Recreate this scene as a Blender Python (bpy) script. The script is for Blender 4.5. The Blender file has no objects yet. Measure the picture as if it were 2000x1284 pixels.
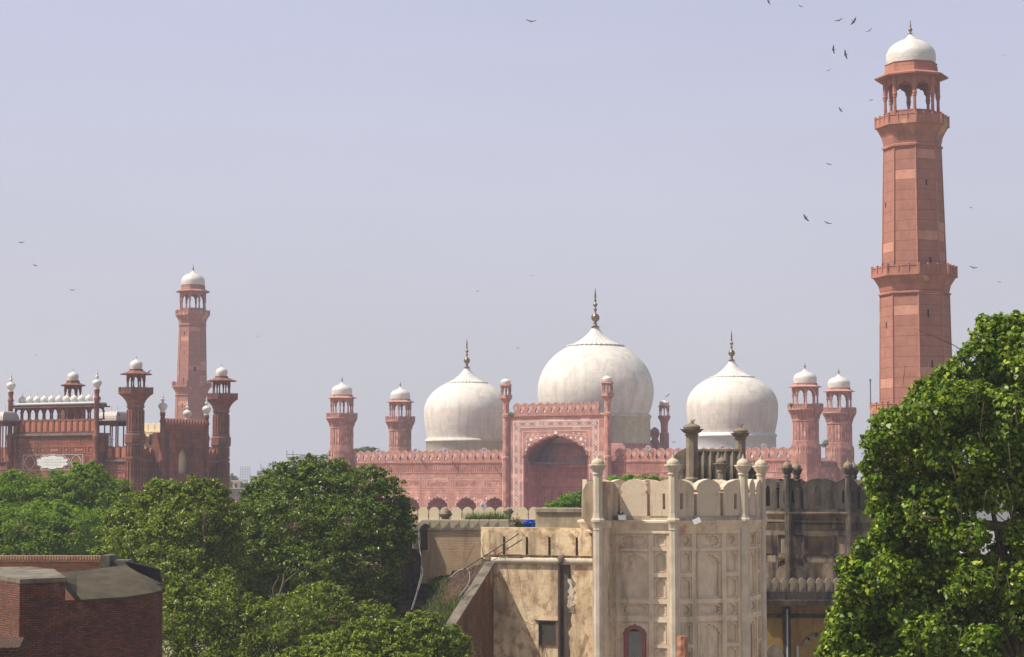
import bpy, math, random
import numpy as np
from mathutils import Vector, Matrix, geometry
R = math.radians
random.seed(7)
scene = bpy.context.scene
COL = scene.collection
# ---------------------------------------------------------------- camera
FPX = 3889.0            # focal length in pixels of the 2000 px wide photograph
PITCH = math.atan(308.0 / FPX)
cam = bpy.data.cameras.new('camera'); cam_ob = bpy.data.objects.new('camera', cam); COL.objects.link(cam_ob)
cam.lens = 70.0; cam.sensor_width = 36.0; cam.clip_start = 0.5; cam.clip_end = 20000
cam_ob.location = (0, 0, 0); cam_ob.rotation_euler = (R(90) + PITCH, 0, 0)
scene.camera = cam_ob
# ---------------------------------------------------------------- light
SUN_TH, SUN_EL = R(75), R(55)      # azimuth left of "towards the camera", elevation
sd = Vector((-math.sin(SUN_TH) * math.cos(SUN_EL), -math.cos(SUN_TH) * math.cos(SUN_EL), math.sin(SUN_EL)))
sun = bpy.data.lights.new('sun', 'SUN'); sun.energy = 5.0; sun.angle = R(0.55); sun.color = (1.0, 0.93, 0.82)
sun_ob = bpy.data.objects.new('sun', sun); COL.objects.link(sun_ob)
sun_ob.rotation_euler = sd.to_track_quat('Z', 'Y').to_euler()
world = bpy.data.worlds.new('World'); scene.world = world; world.use_nodes = True
wn = world.node_tree.nodes; wl = world.node_tree.links; wn.clear()
sky = wn.new('ShaderNodeTexSky'); sky.sky_type = 'NISHITA'; sky.sun_disc = False
sky.sun_elevation = SUN_EL; sky.sun_rotation = math.atan2(sd.x, sd.y)
sky.air_density = 1.3; sky.dust_density = 4.0; sky.ozone_density = 2.0; sky.altitude = 200
pale = wn.new('ShaderNodeMix'); pale.data_type = 'RGBA'; 
tcw = wn.new('ShaderNodeTexCoord'); sep = wn.new('ShaderNodeSeparateXYZ'); wl.new(tcw.outputs['Generated'], sep.inputs[0])
rmp = wn.new('ShaderNodeMapRange'); rmp.interpolation_type = 'SMOOTHSTEP'; rmp.inputs[1].default_value = .16; rmp.inputs[2].default_value = .6; rmp.inputs[3].default_value = .9; rmp.inputs[4].default_value = .0
wl.new(sep.outputs[2], rmp.inputs[0]); wl.new(rmp.outputs[0], pale.inputs[0])
gr = wn.new('ShaderNodeValToRGB'); gr.color_ramp.elements[0].position = 0.0; gr.color_ramp.elements[0].color = (5.9 / 8, 5.78 / 8, 6.02 / 8, 1)
gr.color_ramp.elements[1].position = .24; gr.color_ramp.elements[1].color = (5.65 / 8, 5.75 / 8, 7.5 / 8, 1)
wl.new(sep.outputs[2], gr.inputs[0])
cn = wn.new('ShaderNodeTexNoise'); cn.inputs['Scale'].default_value = 3.0; cn.inputs['Detail'].default_value = 5; wmp = wn.new('ShaderNodeMapping'); wmp.inputs[3].default_value = (1, 1, 3.5)
wl.new(tcw.outputs['Generated'], wmp.inputs[0]); wl.new(wmp.outputs[0], cn.inputs[0])
cm_ = wn.new('ShaderNodeMapRange'); cm_.inputs[1].default_value = .3; cm_.inputs[2].default_value = .7; cm_.inputs[3].default_value = 7.75; cm_.inputs[4].default_value = 8.3; wl.new(cn.outputs[0], cm_.inputs[0])
vm = wn.new('ShaderNodeVectorMath'); vm.operation = 'SCALE'; wl.new(gr.outputs[0], vm.inputs[0]); wl.new(cm_.outputs[0], vm.inputs[3]); wl.new(vm.outputs[0], pale.inputs[7])   # milky dusty lavender, greyer at the horizon
bg = wn.new('ShaderNodeBackground'); bg.inputs[1].default_value = 0.09
out = wn.new('ShaderNodeOutputWorld')
wl.new(sky.outputs[0], pale.inputs[6]); wl.new(pale.outputs[2], bg.inputs[0]); wl.new(bg.outputs[0], out.inputs[0])
scene.view_settings.view_transform = 'Standard'; scene.view_settings.look = 'None'
scene.view_settings.exposure = 0.28; scene.view_settings.gamma = 1.0
scene.render.engine = 'CYCLES'
scene.cycles.max_bounces = 6; scene.cycles.diffuse_bounces = 3; scene.cycles.volume_bounces = 0
scene.cycles.transparent_max_bounces = 4

# ---------------------------------------------------------------- measuring helper
def P(px, py, Y):
    """world point on the viewing ray of photograph pixel (px,py) at depth Y"""
    u = (642.0 - py) / FPX; x = (px - 1000.0) / FPX
    cp, sp = math.cos(PITCH), math.sin(PITCH)
    dy = cp - u * sp; dz = sp + u * cp
    return Vector((x / dy * Y, Y, dz / dy * Y))
def ZP(py, Y): return P(1000, py, Y).z
def XP(px, Y, py=900): return P(px, py, Y).x
GROUND = -17.0

# ---------------------------------------------------------------- mesh builder
OFF = {}
class M:
    def __init__(s): s.v = []; s.f = []; s.uv = []; s.sm = []; s.T = Matrix.Identity(4); s.col = None
    def at(s, x=0, y=0, z=0, rz=0): s.T = Matrix.Translation((x, y, z)) @ Matrix.Rotation(rz, 4, 'Z'); return s
    def face(s, pts, uv=None, smooth=False):
        pts = [s.T @ Vector(p) for p in pts]; b = len(s.v); s.v += pts
        s.f.append(list(range(b, b + len(pts)))); s.sm.append(smooth)
        if uv is None:
            n = geometry.normal(pts) if len(pts) > 2 else Vector((0, 0, 1))
            t = Vector((0, 0, 1)).cross(n)
            if t.length < 0.05: t = Vector((1, 0, 0))
            t.normalize(); w = n.cross(t)
            uv = [(p.dot(t), p.dot(w)) for p in pts]
        s.uv += uv
    def grid(s, rows, closed=True, smooth=True, uvf=None):
        """rows: list of rings of points (equal length)"""
        n = len(rows[0]); b = len(s.v)
        for r in rows: s.v += [s.T @ Vector(p) for p in r]
        m = n if closed else n - 1
        for i in range(len(rows) - 1):
            for j in range(m):
                k = (j + 1) % n
                s.f.append([b + i * n + j, b + i * n + k, b + (i + 1) * n + k, b + (i + 1) * n + j]); s.sm.append(smooth)
                if uvf: s.uv += [uvf(i, j), uvf(i, j + 1), uvf(i + 1, j + 1), uvf(i + 1, j)]
                else: s.uv += [(0, 0)] * 4
    def box(s, x0, x1, y0, y1, z0, z1):
        a = [(x0, y0, z0), (x1, y0, z0), (x1, y1, z0), (x0, y1, z0), (x0, y0, z1), (x1, y0, z1), (x1, y1, z1), (x0, y1, z1)]
        for q in ((0, 1, 5, 4), (1, 2, 6, 5), (2, 3, 7, 6), (3, 0, 4, 7), (4, 5, 6, 7), (3, 2, 1, 0)): s.face([a[i] for i in q])
    def hexa(s, bot, top):
        for i in range(4):
            j = (i + 1) % 4; s.face([bot[i], bot[j], top[j], top[i]])
        s.face(top); s.face(bot[::-1])
    def prism(s, poly, z0, z1):
        """vertical prism over an xy polygon (counter-clockwise)"""
        n = len(poly)
        for i in range(n):
            a, b = poly[i], poly[(i + 1) % n]
            s.face([(a[0], a[1], z0), (b[0], b[1], z0), (b[0], b[1], z1), (a[0], a[1], z1)])
        s.face([(p[0], p[1], z1) for p in poly]); s.face([(p[0], p[1], z0) for p in poly][::-1])
    def plate(s, outer, holes=(), y0=0.0, y1=0.2, back=True, rim=True):
        """slab in the xz plane, front at y0, back at y1, with holes"""
        loops = [outer] + list(holes)
        flat = [p for l in loops for p in l]
        tris = geometry.tessellate_polygon([[Vector((p[0], p[1], 0)) for p in l] for l in loops])
        for t in tris:
            q = [flat[i] for i in t]
            ar = (q[1][0] - q[0][0]) * (q[2][1] - q[0][1]) - (q[2][0] - q[0][0]) * (q[1][1] - q[0][1])
            if ar < 0: q = q[::-1]
            s.face([(p[0], y0, p[1]) for p in q])
            if back: s.face([(p[0], y1, p[1]) for p in q[::-1]])
        for li, l in enumerate(loops):
            if li == 0 and not rim: continue
            ar = sum(l[i][0] * l[(i + 1) % len(l)][1] - l[(i + 1) % len(l)][0] * l[i][1] for i in range(len(l)))
            ll = l if (ar > 0) == (li == 0) else l[::-1]
            for i in range(len(ll)):
                a, b = ll[i], ll[(i + 1) % len(ll)]
                s.face([(a[0], y0, a[1]), (a[0], y1, a[1]), (b[0], y1, b[1]), (b[0], y0, b[1])])
    def lathe(s, prof, n=24, phase=0.0, smooth=True, flute=None, cx=0, cy=0, cap=True):
        """prof [(r,z)] bottom to top; flat facets when smooth=False"""
        rm = max(p[0] for p in prof); L = [0]
        for a, b in zip(prof, prof[1:]): L.append(L[-1] + math.hypot(b[0] - a[0], b[1] - a[1]))
        def ring(r, z):
            o = []
            for k in range(n):
                a = phase + 2 * math.pi * k / n; q = r * (flute(a, z) if flute else 1)
                o.append((cx + q * math.sin(a), cy - q * math.cos(a), z))
            return o
        rows = [ring(r, z) for r, z in prof]
        if smooth:
            s.grid(rows, True, True, lambda i, j: (2 * math.pi * rm * j / n, L[i]))
        else:
            for i in range(len(rows) - 1):
                for j in range(n):
                    k = (j + 1) % n
                    w = 2 * rm * math.sin(math.pi / n); u0 = (j + .5) * 6.4
                    w0 = w * prof[i][0] / rm / 2; w1 = w * prof[i + 1][0] / rm / 2
                    s.face([rows[i][j], rows[i][k], rows[i + 1][k], rows[i + 1][j]],
                           uv=[(u0 - w0, L[i]), (u0 + w0, L[i]), (u0 + w1, L[i + 1]), (u0 - w1, L[i + 1])])
        if cap:
            if prof[-1][0] > 0.01: s.face(rows[-1])
            if prof[0][0] > 0.01: s.face(rows[0][::-1])
    def tube(s, pts, r, n=6, taper=None):
        pts = [Vector(p) for p in pts]; rows = []
        for i, p in enumerate(pts):
            d = (pts[min(i + 1, len(pts) - 1)] - pts[max(i - 1, 0)]).normalized()
            a = d.cross(Vector((0.13, 0.21, 1.0)))
            if a.length < 0.1: a = d.cross(Vector((1, 0, 0)))
            a.normalize(); b = d.cross(a)
            rr = r if taper is None else r + (taper - r) * i / (len(pts) - 1)
            if isinstance(r, (list, tuple)): rr = r[i]
            rows.append([p + a * rr * math.cos(2 * math.pi * k / n) + b * rr * math.sin(2 * math.pi * k / n) for k in range(n)])
        s.grid(rows, True, True, lambda i, j: (j * 0.1, i * 0.3))
        s.face([tuple(q) for q in rows[-1]]); s.face([tuple(q) for q in rows[0][::-1]])
    def ribbon(s, pts, w, y0, y1, closed=False):
        """thin raised strip following a polyline in the xz plane"""
        n = len(pts)
        for i in range(n if closed else n - 1):
            a, b = pts[i], pts[(i + 1) % n]; dx, dz = b[0] - a[0], b[1] - a[1]; l = math.hypot(dx, dz)
            if l < 1e-6: continue
            dx, dz = dx / l, dz / l; nx, nz = -dz * w / 2, dx * w / 2; ex, ez = dx * w * .3, dz * w * .3
            q = [(a[0] - nx - ex, a[1] - nz - ez), (b[0] - nx + ex, b[1] - nz + ez), (b[0] + nx + ex, b[1] + nz + ez), (a[0] + nx - ex, a[1] + nz - ez)]
            s.face([(p[0], y0, p[1]) for p in q])
            for k in range(4):
                u, v = q[k], q[(k + 1) % 4]
                s.face([(u[0], y0, u[1]), (u[0], y1, u[1]), (v[0], y1, v[1]), (v[0], y0, v[1])])
    def mesh(s, name, mat, off=(0, 0, 0)):
        me = bpy.data.meshes.new(name)
        nv = len(s.v); off = Vector(off)
        me.vertices.add(nv); me.vertices.foreach_set('co', np.array([tuple(p - off) for p in s.v], dtype=np.float32).ravel())
        tot = [len(f) for f in s.f]; me.loops.add(sum(tot)); me.polygons.add(len(s.f))
        me.loops.foreach_set('vertex_index', np.array([i for f in s.f for i in f], dtype=np.int32))
        st = np.zeros(len(tot), dtype=np.int32); st[1:] = np.cumsum(tot)[:-1]
        me.polygons.foreach_set('loop_start', st)
        me.polygons.foreach_set('loop_total', np.array(tot, dtype=np.int32))
        me.polygons.foreach_set('use_smooth', np.array(s.sm, dtype=bool))
        uvl = me.uv_layers.new(name='UVMap'); uvl.data.foreach_set('uv', np.array(s.uv, dtype=np.float32).ravel())
        me.materials.append(mat); me.update(calc_edges=True); me.validate(); return me
    def build(s, name, mat, parent=None, loc=None):
        """link as one object. loc: own origin, in the parent's construction space"""
        off = OFF.get(parent.name, Vector()) if parent else Vector()
        if parent is None:
            if loc is None:
                a = np.array([tuple(p) for p in s.v]); mn, mx = a.min(0), a.max(0)
                loc = Vector(((mn[0] + mx[0]) / 2, (mn[1] + mx[1]) / 2, mn[2]))
            loc = Vector(loc); me = s.mesh(name, mat, loc); o = bpy.data.objects.new(name, me); o.location = loc; OFF[o.name] = loc
        elif loc is not None:                       # verts already relative to loc
            me = s.mesh(name, mat); o = bpy.data.objects.new(name, me); o.location = Vector(loc) - off; OFF[o.name] = Vector()
        else:
            me = s.mesh(name, mat, off); o = bpy.data.objects.new(name, me); OFF[o.name] = off
        COL.objects.link(o); o.parent = parent; return o
def thing(name, label, cat, loc=(0, 0, 0), rz=0.0, group=None, off=None):
    o = bpy.data.objects.new(name, None); COL.objects.link(o); o.location = loc; o.rotation_euler = (0, 0, rz)
    o.empty_display_size = 0.5
    OFF[o.name] = Vector(loc) if off is None else Vector(off); tag(o, label, cat, group); return o
def tag(o, label=None, cat=None, group=None, kind=None):
    if label: o['label'] = label
    if cat: o['category'] = cat
    if group: o['group'] = group
    if kind: o['kind'] = kind
    return o
def inst(o, parent, loc, rz=0.0, name=None):
    """copy of one part (shares mesh)"""
    c = o.copy(); COL.objects.link(c); c.parent = parent; c.location = loc; c.rotation_euler = (0, 0, rz); OFF[c.name] = OFF.get(o.name, Vector()); return c
def place_mesh(name, me, parent, loc, rz=0.0):
    o = bpy.data.objects.new(name, me); COL.objects.link(o); o.parent = parent; o.location = loc; o.rotation_euler = (0, 0, rz); OFF[o.name] = Vector(); return o
def copy_tree(o, parent=None):
    c = o.copy(); COL.objects.link(c); c.parent = parent
    for ch in list(o.children): copy_tree(ch, c)
    return c

# ---------------------------------------------------------------- outlines
def arch_half(w, zs, za, lobes=4, depth=0.06, seg=4, point=0.15):
    """points of a cusped arch from the right springing (w/2,zs) over the apex to the left springing"""
    H = za - zs; nb = 2 * lobes + 1
    def base(t):
        x = w / 2 * math.cos(t); s_ = t if t <= math.pi / 2 else math.pi - t
        return (x, zs + H * ((1 - point) * math.sin(t) + point * s_ / (math.pi / 2)))
    pts = []
    for i in range(nb):
        t0, t1 = math.pi * i / nb, math.pi * (i + 1) / nb; a, b = base(t0), base(t1)
        dx, dz = b[0] - a[0], b[1] - a[1]; l = math.hypot(dx, dz); nx, nz = dz / l, -dx / l
        for k in range(seg):
            q = k / seg; tt = t0 + (t1 - t0) * q
            bb = base(tt); d = depth * w * math.sin(math.pi * q) * 0.5
            pts.append((bb[0] + nx * d, bb[1] + nz * d))
    pts.append(base(math.pi)); return pts
def arch_hole(cx, z0, w, zs, za, **k):
    a = arch_half(w, zs, za, **k)
    return [(cx - w / 2, z0), (cx + w / 2, z0)] + [(cx + x, z) for x, z in a]
def rect(x0, x1, z0, z1): return [(x0, z0), (x1, z0), (x1, z1), (x0, z1)]
def cartouche(cx, cz, w, h, lobes=10, d=0.12, e=2.6):
    o = []; n = lobes * 5
    for k in range(n):
        a = 2 * math.pi * k / n; m = 1 - d * (1 - abs(math.sin(a * lobes / 2)))
        x, z = math.cos(a), math.sin(a)
        o.append((cx + w / 2 * m * math.copysign(abs(x) ** (2 / e), x), cz + h / 2 * m * math.copysign(abs(z) ** (2 / e), z)))
    return o
def star(cx, cz, r, n=8, q=0.68):
    return [(cx + (r if k % 2 == 0 else r * q) * math.cos(math.pi * k / n + .2), cz + (r if k % 2 == 0 else r * q) * math.sin(math.pi * k / n + .2)) for k in range(2 * n)]

# ---------------------------------------------------------------- materials
def mk(name):
    m = bpy.data.materials.new(name); m.use_nodes = True; nt = m.node_tree; nt.nodes.clear(); return m, nt.nodes, nt.links
def _mix(N, L, blend, fac, a, b):
    x = N.new('ShaderNodeMix'); x.data_type = 'RGBA'; x.blend_type = blend
    for sock, v in ((0, fac), (6, a), (7, b)):
        if hasattr(v, 'default_value') and not isinstance(v, (int, float)): L.new(v, x.inputs[sock])
        elif isinstance(v, (int, float)): x.inputs[sock].default_value = v
        else: x.inputs[sock].default_value = (*v, 1)
    return x.outputs[2]
def _noise(N, L, vec, scale, detail=4, rough=0.6, stretch=None):
    if stretch:
        mp = N.new('ShaderNodeMapping'); mp.inputs[3].default_value = stretch; L.new(vec, mp.inputs[0]); vec = mp.outputs[0]
    n = N.new('ShaderNodeTexNoise'); n.inputs['Scale'].default_value = scale; n.inputs['Detail'].default_value = detail
    n.inputs['Roughness'].default_value = rough; L.new(vec, n.inputs[0]); return n.outputs[0]
def _ramp(N, L, fac, a, b, ca=(0, 0, 0), cb=(1, 1, 1)):
    r = N.new('ShaderNodeValToRGB'); r.color_ramp.elements[0].position = a; r.color_ramp.elements[1].position = b
    r.color_ramp.elements[0].color = (*ca, 1); r.color_ramp.elements[1].color = (*cb, 1); L.new(fac, r.inputs[0]); return r.outputs[0]
def masonry(name, c1, c2, mortar=None, bw=0.9, bh=0.45, ms=0.012, var=0.5, stain=None, stain_amt=0.5, stain_lo=0.5, stain_hi=0.7,
            streak=(0.9, 0.9, 0.13), sscale=0.6, rough=0.85, bump=0.25, patch=None, patch_lo=.58, patch_hi=.64, fine=6.0, spec=0.25, pscale=.45, odd=None, boff=.5):
    """stone or brick courses from UVs in metres, with tonal blotches, vertical stains and patches"""
    m, N, L = mk(name)
    uv = N.new('ShaderNodeUVMap').outputs[0]; tc = N.new('ShaderNodeTexCoord').outputs['Object']
    if bw:
        b = N.new('ShaderNodeTexBrick'); L.new(uv, b.inputs['Vector'])
        b.inputs['Color1'].default_value = (*c1, 1); b.inputs['Color2'].default_value = (*c2, 1)
        b.inputs['Mortar'].default_value = (*(mortar or tuple(x * .7 for x in c1)), 1)
        b.inputs['Scale'].default_value = 1.0; b.inputs['Brick Width'].default_value = bw; b.inputs['Row Height'].default_value = bh
        b.inputs['Mortar Size'].default_value = ms; b.inputs['Mortar Smooth'].default_value = 0.3; b.inputs['Bias'].default_value = 0.0
        col = b.outputs['Color']; hfac = b.outputs['Fac']; b.offset = boff
        if odd:                                # a few blocks cut from a different bed of stone
            b3 = N.new('ShaderNodeTexBrick'); L.new(uv, b3.inputs['Vector']); b3.offset = boff
            b3.inputs['Color1'].default_value = (0, 0, 0, 1); b3.inputs['Color2'].default_value = (1, 1, 1, 1); b3.inputs['Mortar'].default_value = (0, 0, 0, 1)
            for k_, v_ in (('Scale', 1.0), ('Brick Width', bw), ('Row Height', bh), ('Mortar Size', ms), ('Bias', 0.0)): b3.inputs[k_].default_value = v_
            col = _mix(N, L, 'MIX', _ramp(N, L, b3.outputs['Color'], odd[1], odd[1] + .04), col, odd[0])
            col = _mix(N, L, 'MIX', _ramp(N, L, b3.outputs['Color'], odd[2], odd[2] - .04), col, odd[3])
    else:
        col = _mix(N, L, 'MIX', _ramp(N, L, _noise(N, L, tc, 1.3, 5), .35, .65), c1, c2); hfac = None
    blot = _noise(N, L, tc, sscale * 1.7, 6, .65)
    g = _ramp(N, L, blot, .25, .75, (1 - var * .45,) * 3, (1 + var * .35,) * 3)
    col = _mix(N, L, 'MULTIPLY', 1.0, col, g)
    fn = _noise(N, L, tc, fine, 5, .7)
    col = _mix(N, L, 'MULTIPLY', 1.0, col, _ramp(N, L, fn, .2, .8, (1 - var * .3,) * 3, (1 + var * .2,) * 3))
    if patch is not None:
        pn = _noise(N, L, tc, pscale, 7, .62, (1.0, 1.0, .8))
        col = _mix(N, L, 'MIX', _ramp(N, L, pn, patch_lo, patch_hi), col, patch)
    if stain is not None:
        sn = _noise(N, L, tc, sscale * 1.6, 7, .68, streak)
        f = _ramp(N, L, sn, stain_lo, stain_hi)
        x = N.new('ShaderNodeMath'); x.operation = 'MULTIPLY'; L.new(f, x.inputs[0]); x.inputs[1].default_value = stain_amt
        col = _mix(N, L, 'MIX', x.outputs[0], col, stain)
    p = N.new('ShaderNodeBsdfPrincipled'); p.inputs['Roughness'].default_value = rough
    p.inputs['Specular IOR Level'].default_value = spec; L.new(col, p.inputs['Base Color'])
    bp = N.new('ShaderNodeBump'); bp.inputs['Strength'].default_value = bump; bp.inputs['Distance'].default_value = 0.03
    if hfac is not None:
        iv = N.new('ShaderNodeMath'); iv.operation = 'SUBTRACT'; L.new(fn, iv.inputs[0]); L.new(hfac, iv.inputs[1]); L.new(iv.outputs[0], bp.inputs['Height'])
    else: L.new(fn, bp.inputs['Height'])
    L.new(bp.outputs[0], p.inputs['Normal'])
    o = N.new('ShaderNodeOutputMaterial'); L.new(p.outputs[0], o.inputs[0]); return m
def plain(name, c, rough=0.6, metal=0.0, var=0.2, scale=3.0):
    m, N, L = mk(name); tc = N.new('ShaderNodeTexCoord').outputs['Object']
    col = _mix(N, L, 'MULTIPLY', 1.0, c, _ramp(N, L, _noise(N, L, tc, scale, 5), .25, .75, (1 - var,) * 3, (1 + var * .6,) * 3))
    p = N.new('ShaderNodeBsdfPrincipled'); p.inputs['Roughness'].default_value = rough; p.inputs['Metallic'].default_value = metal
    L.new(col, p.inputs['Base Color']); o = N.new('ShaderNodeOutputMaterial'); L.new(p.outputs[0], o.inputs[0]); return m
def leafmat(name, dark, light, yellow, gloss=0.32, trans=0.3):
    m, N, L = mk(name)
    at = N.new('ShaderNodeAttribute'); at.attribute_name = 'leafvar'
    r = N.new('ShaderNodeValToRGB'); e = r.color_ramp.elements
    e[0].position = 0.0; e[0].color = (*dark, 1); e[1].position = .72; e[1].color = (*light, 1)
    n = e.new(0.97); n.color = (*yellow, 1); L.new(at.outputs['Fac'], r.inputs[0])
    p = N.new('ShaderNodeBsdfPrincipled'); p.inputs['Roughness'].default_value = gloss; p.inputs['Specular IOR Level'].default_value = .2
    L.new(r.outputs[0], p.inputs['Base Color'])
    t = N.new('ShaderNodeBsdfTranslucent'); tcol = _mix(N, L, 'MULTIPLY', 1.0, r.outputs[0], (1.5, 1.7, .5)); L.new(tcol, t.inputs[0])
    mx = N.new('ShaderNodeMixShader'); mx.inputs[0].default_value = trans; L.new(p.outputs[0], mx.inputs[1]); L.new(t.outputs[0], mx.inputs[2])
    o = N.new('ShaderNodeOutputMaterial'); L.new(mx.outputs[0], o.inputs[0]); return m
SS = dict(var=.45, rough=.85)
M_HALL = masonry('rose_sandstone', (.58, .34, .265), (.45, .25, .20), (.27, .14, .115), bw=1.5, bh=.7, ms=.012, odd=((.64, .40, .30), .82, .15, (.38, .19, .15)), stain=(.20, .10, .085), stain_amt=.5, stain_lo=.52, stain_hi=.72, patch=(.60, .31, .22), patch_lo=.5, patch_hi=.65, bump=.3)
M_IWAN = masonry('deep_rose_sandstone', (.55, .26, .22), (.48, .21, .18), (.22, .08, .07), bw=1.2, bh=.6, stain=(.12, .05, .05), stain_amt=.3)
M_MINAR = masonry('pink_sandstone_blocks', (.52, .25, .17), (.42, .19, .13), (.20, .09, .06), bw=6.4, bh=1.0, ms=.035, boff=0.0, odd=((.52, .34, .225), .86, .16, (.35, .155, .11)), stain=(.22, .09, .07), stain_amt=.35, stain_lo=.5, stain_hi=.7, bump=.3, var=.5)
M_MTRIM = masonry('pink_sandstone_carved', (.42, .18, .12), (.34, .14, .10), None, bw=1.2, bh=.6, ms=.01, stain=(.18, .08, .06), stain_amt=.45, patch=(.5, .32, .16), patch_lo=.62, patch_hi=.7)
M_GATE = masonry('brown_red_sandstone', (.27, .098, .06), (.185, .066, .043), (.075, .034, .028), bw=1.3, bh=.55, ms=.014, stain=(.045, .033, .03), stain_amt=.75, stain_lo=.46, stain_hi=.68, patch=(.33, .135, .085), patch_lo=.52, patch_hi=.66, bump=.35)
M_GTRIM = masonry('weathered_grey_cornice', (.22, .17, .155), (.15, .11, .10), None, bw=1.6, bh=.5, stain=(.05, .04, .04), stain_amt=.6)
M_MARBLE = masonry('white_marble_blocks', (.70, .655, .58), (.63, .585, .51), (.54, .50, .435), bw=2.5, bh=.74, ms=.014, var=.3, stain=(.36, .325, .27), stain_amt=.6, stain_lo=.46, stain_hi=.72, streak=(1.6, 1.6, .16), sscale=.4, rough=.75, bump=.1, spec=.4)
M_SMARB = masonry('small_dome_marble', (.68, .65, .59), (.58, .545, .485), (.42, .39, .35), bw=.8, bh=.36, ms=.01, var=.25, stain=(.40, .37, .32), stain_amt=.35, rough=.5, bump=.08, spec=.4)
M_DRUM = masonry('cream_drum_render', (.62, .55, .43), (.52, .46, .36), None, bw=0, var=.25, stain=(.36, .31, .24), stain_amt=.5, sscale=.4, streak=(2.5, 2.5, .05), rough=.7, bump=.1)
M_DRUMW = masonry('white_drum_render', (.72, .70, .67), (.66, .64, .61), None, bw=0, var=.15, stain=(.55, .52, .48), stain_amt=.3, rough=.6, bump=.05)
M_INLAY = plain('white_inlay', (.90, .82, .74), .6, 0, .18, 2.0)
M_PINKLINE = plain('pale_pointing', (.70, .42, .34), .8, 0, .3, 1.0)
M_BRASS = plain('old_brass', (.21, .155, .08), .35, .9, .4, 2.0)
M_IRON = plain('dark_iron', (.07, .065, .07), .55, .5, .3, 4.0)
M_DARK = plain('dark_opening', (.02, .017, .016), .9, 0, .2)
M_PLAST = masonry('cream_ochre_plaster', (.63, .52, .38), (.53, .42, .30), None, bw=0, var=.45, stain=(.16, .11, .075), stain_amt=.7, stain_lo=.48, stain_hi=.7, sscale=.8, patch=(.40, .235, .16), patch_lo=.54, patch_hi=.68, rough=.9, bump=.35, fine=9, pscale=.8)
M_PLASTL = masonry('pale_stone_plaster', (.60, .52, .40), (.50, .42, .31), None, bw=0, var=.3, stain=(.18, .14, .10), stain_amt=.6, stain_lo=.48, stain_hi=.75, sscale=.9, rough=.9, bump=.25, fine=10)
M_PANEL = masonry('buff_panel_plaster', (.72, .585, .43), (.60, .475, .34), None, bw=0, var=.3, stain=(.17, .145, .08), stain_amt=.6, stain_lo=.5, stain_hi=.68, sscale=.9, patch=(.52, .31, .22), patch_lo=.55, patch_hi=.68, rough=.9, bump=.3, fine=9, pscale=1.2)
M_WALL = masonry('sunlit_stained_plaster', (.76, .60, .38), (.66, .50, .31), None, bw=0, var=.5, stain=(.22, .145, .085), stain_amt=.75, stain_lo=.47, stain_hi=.66, sscale=.5, streak=(1.6, 1.6, .3), patch=(.40, .26, .16), patch_lo=.50, patch_hi=.62, rough=.92, bump=.6, fine=9, pscale=2.4)
M_EXPB = masonry('plaster_over_thin_brick', (.48, .31, .18), (.42, .26, .15), (.58, .43, .27), bw=.24, bh=.075, ms=.016, var=.35, stain=(.13, .085, .055), stain_amt=.75, stain_lo=.5, stain_hi=.7, patch=(.57, .41, .25), patch_lo=.45, patch_hi=.55, bump=.5, pscale=.5)
M_CREAM = masonry('cream_limewash', (.84, .70, .46), (.80, .66, .42), None, bw=0, var=.15, stain=(.3, .23, .15), stain_amt=.3, rough=.9, bump=.1)
M_GREYB = masonry('mossy_grey_render', (.33, .28, .19), (.24, .20, .14), None, bw=0, var=.5, stain=(.06, .055, .04), stain_amt=.8, stain_lo=.45, stain_hi=.65, patch=(.40, .32, .2), patch_lo=.5, patch_hi=.65, rough=.95, bump=.5)
M_BLACK = masonry('soot_stained_plaster', (.12, .095, .07), (.06, .047, .038), None, bw=0, var=.5, stain=(.012, .011, .012), stain_amt=.9, stain_lo=.42, stain_hi=.62, sscale=.5, streak=(1.4, 1.4, .22), patch=(.22, .165, .11), patch_lo=.57, patch_hi=.64, rough=.95, bump=.4, pscale=.8)
M_BLACKL = masonry('soot_streaked_pale_plaster', (.33, .27, .19), (.2, .16, .12), None, bw=0, var=.5, stain=(.014, .013, .014), stain_amt=.95, stain_lo=.47, stain_hi=.6, sscale=1.0, streak=(1.5, 1.5, .25), rough=.95, bump=.4)
M_PILLAR = masonry('lichen_grey_stone', (.28, .22, .15), (.17, .13, .09), None, bw=0, var=.45, stain=(.045, .035, .028), stain_amt=.8, stain_lo=.5, stain_hi=.66, sscale=1.6, rough=.95, bump=.4, fine=9)
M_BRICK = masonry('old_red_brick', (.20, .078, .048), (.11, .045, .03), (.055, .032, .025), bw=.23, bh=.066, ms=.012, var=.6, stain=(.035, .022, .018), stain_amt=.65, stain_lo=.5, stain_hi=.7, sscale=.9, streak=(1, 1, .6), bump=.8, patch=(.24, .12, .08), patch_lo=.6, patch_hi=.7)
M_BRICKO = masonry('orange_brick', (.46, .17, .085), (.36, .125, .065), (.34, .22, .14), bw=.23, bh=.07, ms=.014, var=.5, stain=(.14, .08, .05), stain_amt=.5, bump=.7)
M_CAPB = masonry('upright_brick_coping', (.50, .30, .17), (.36, .19, .11), (.16, .09, .06), bw=.09, bh=.3, ms=.02, var=.4, bump=.7)
M_CONC = masonry('mossy_brown_concrete', (.085, .066, .040), (.055, .044, .027), None, bw=0, var=.45, stain=(.03, .028, .02), stain_amt=.7, stain_lo=.5, stain_hi=.68, sscale=.8, streak=(1, .5, 1), rough=.95, bump=.5, fine=12)
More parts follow.
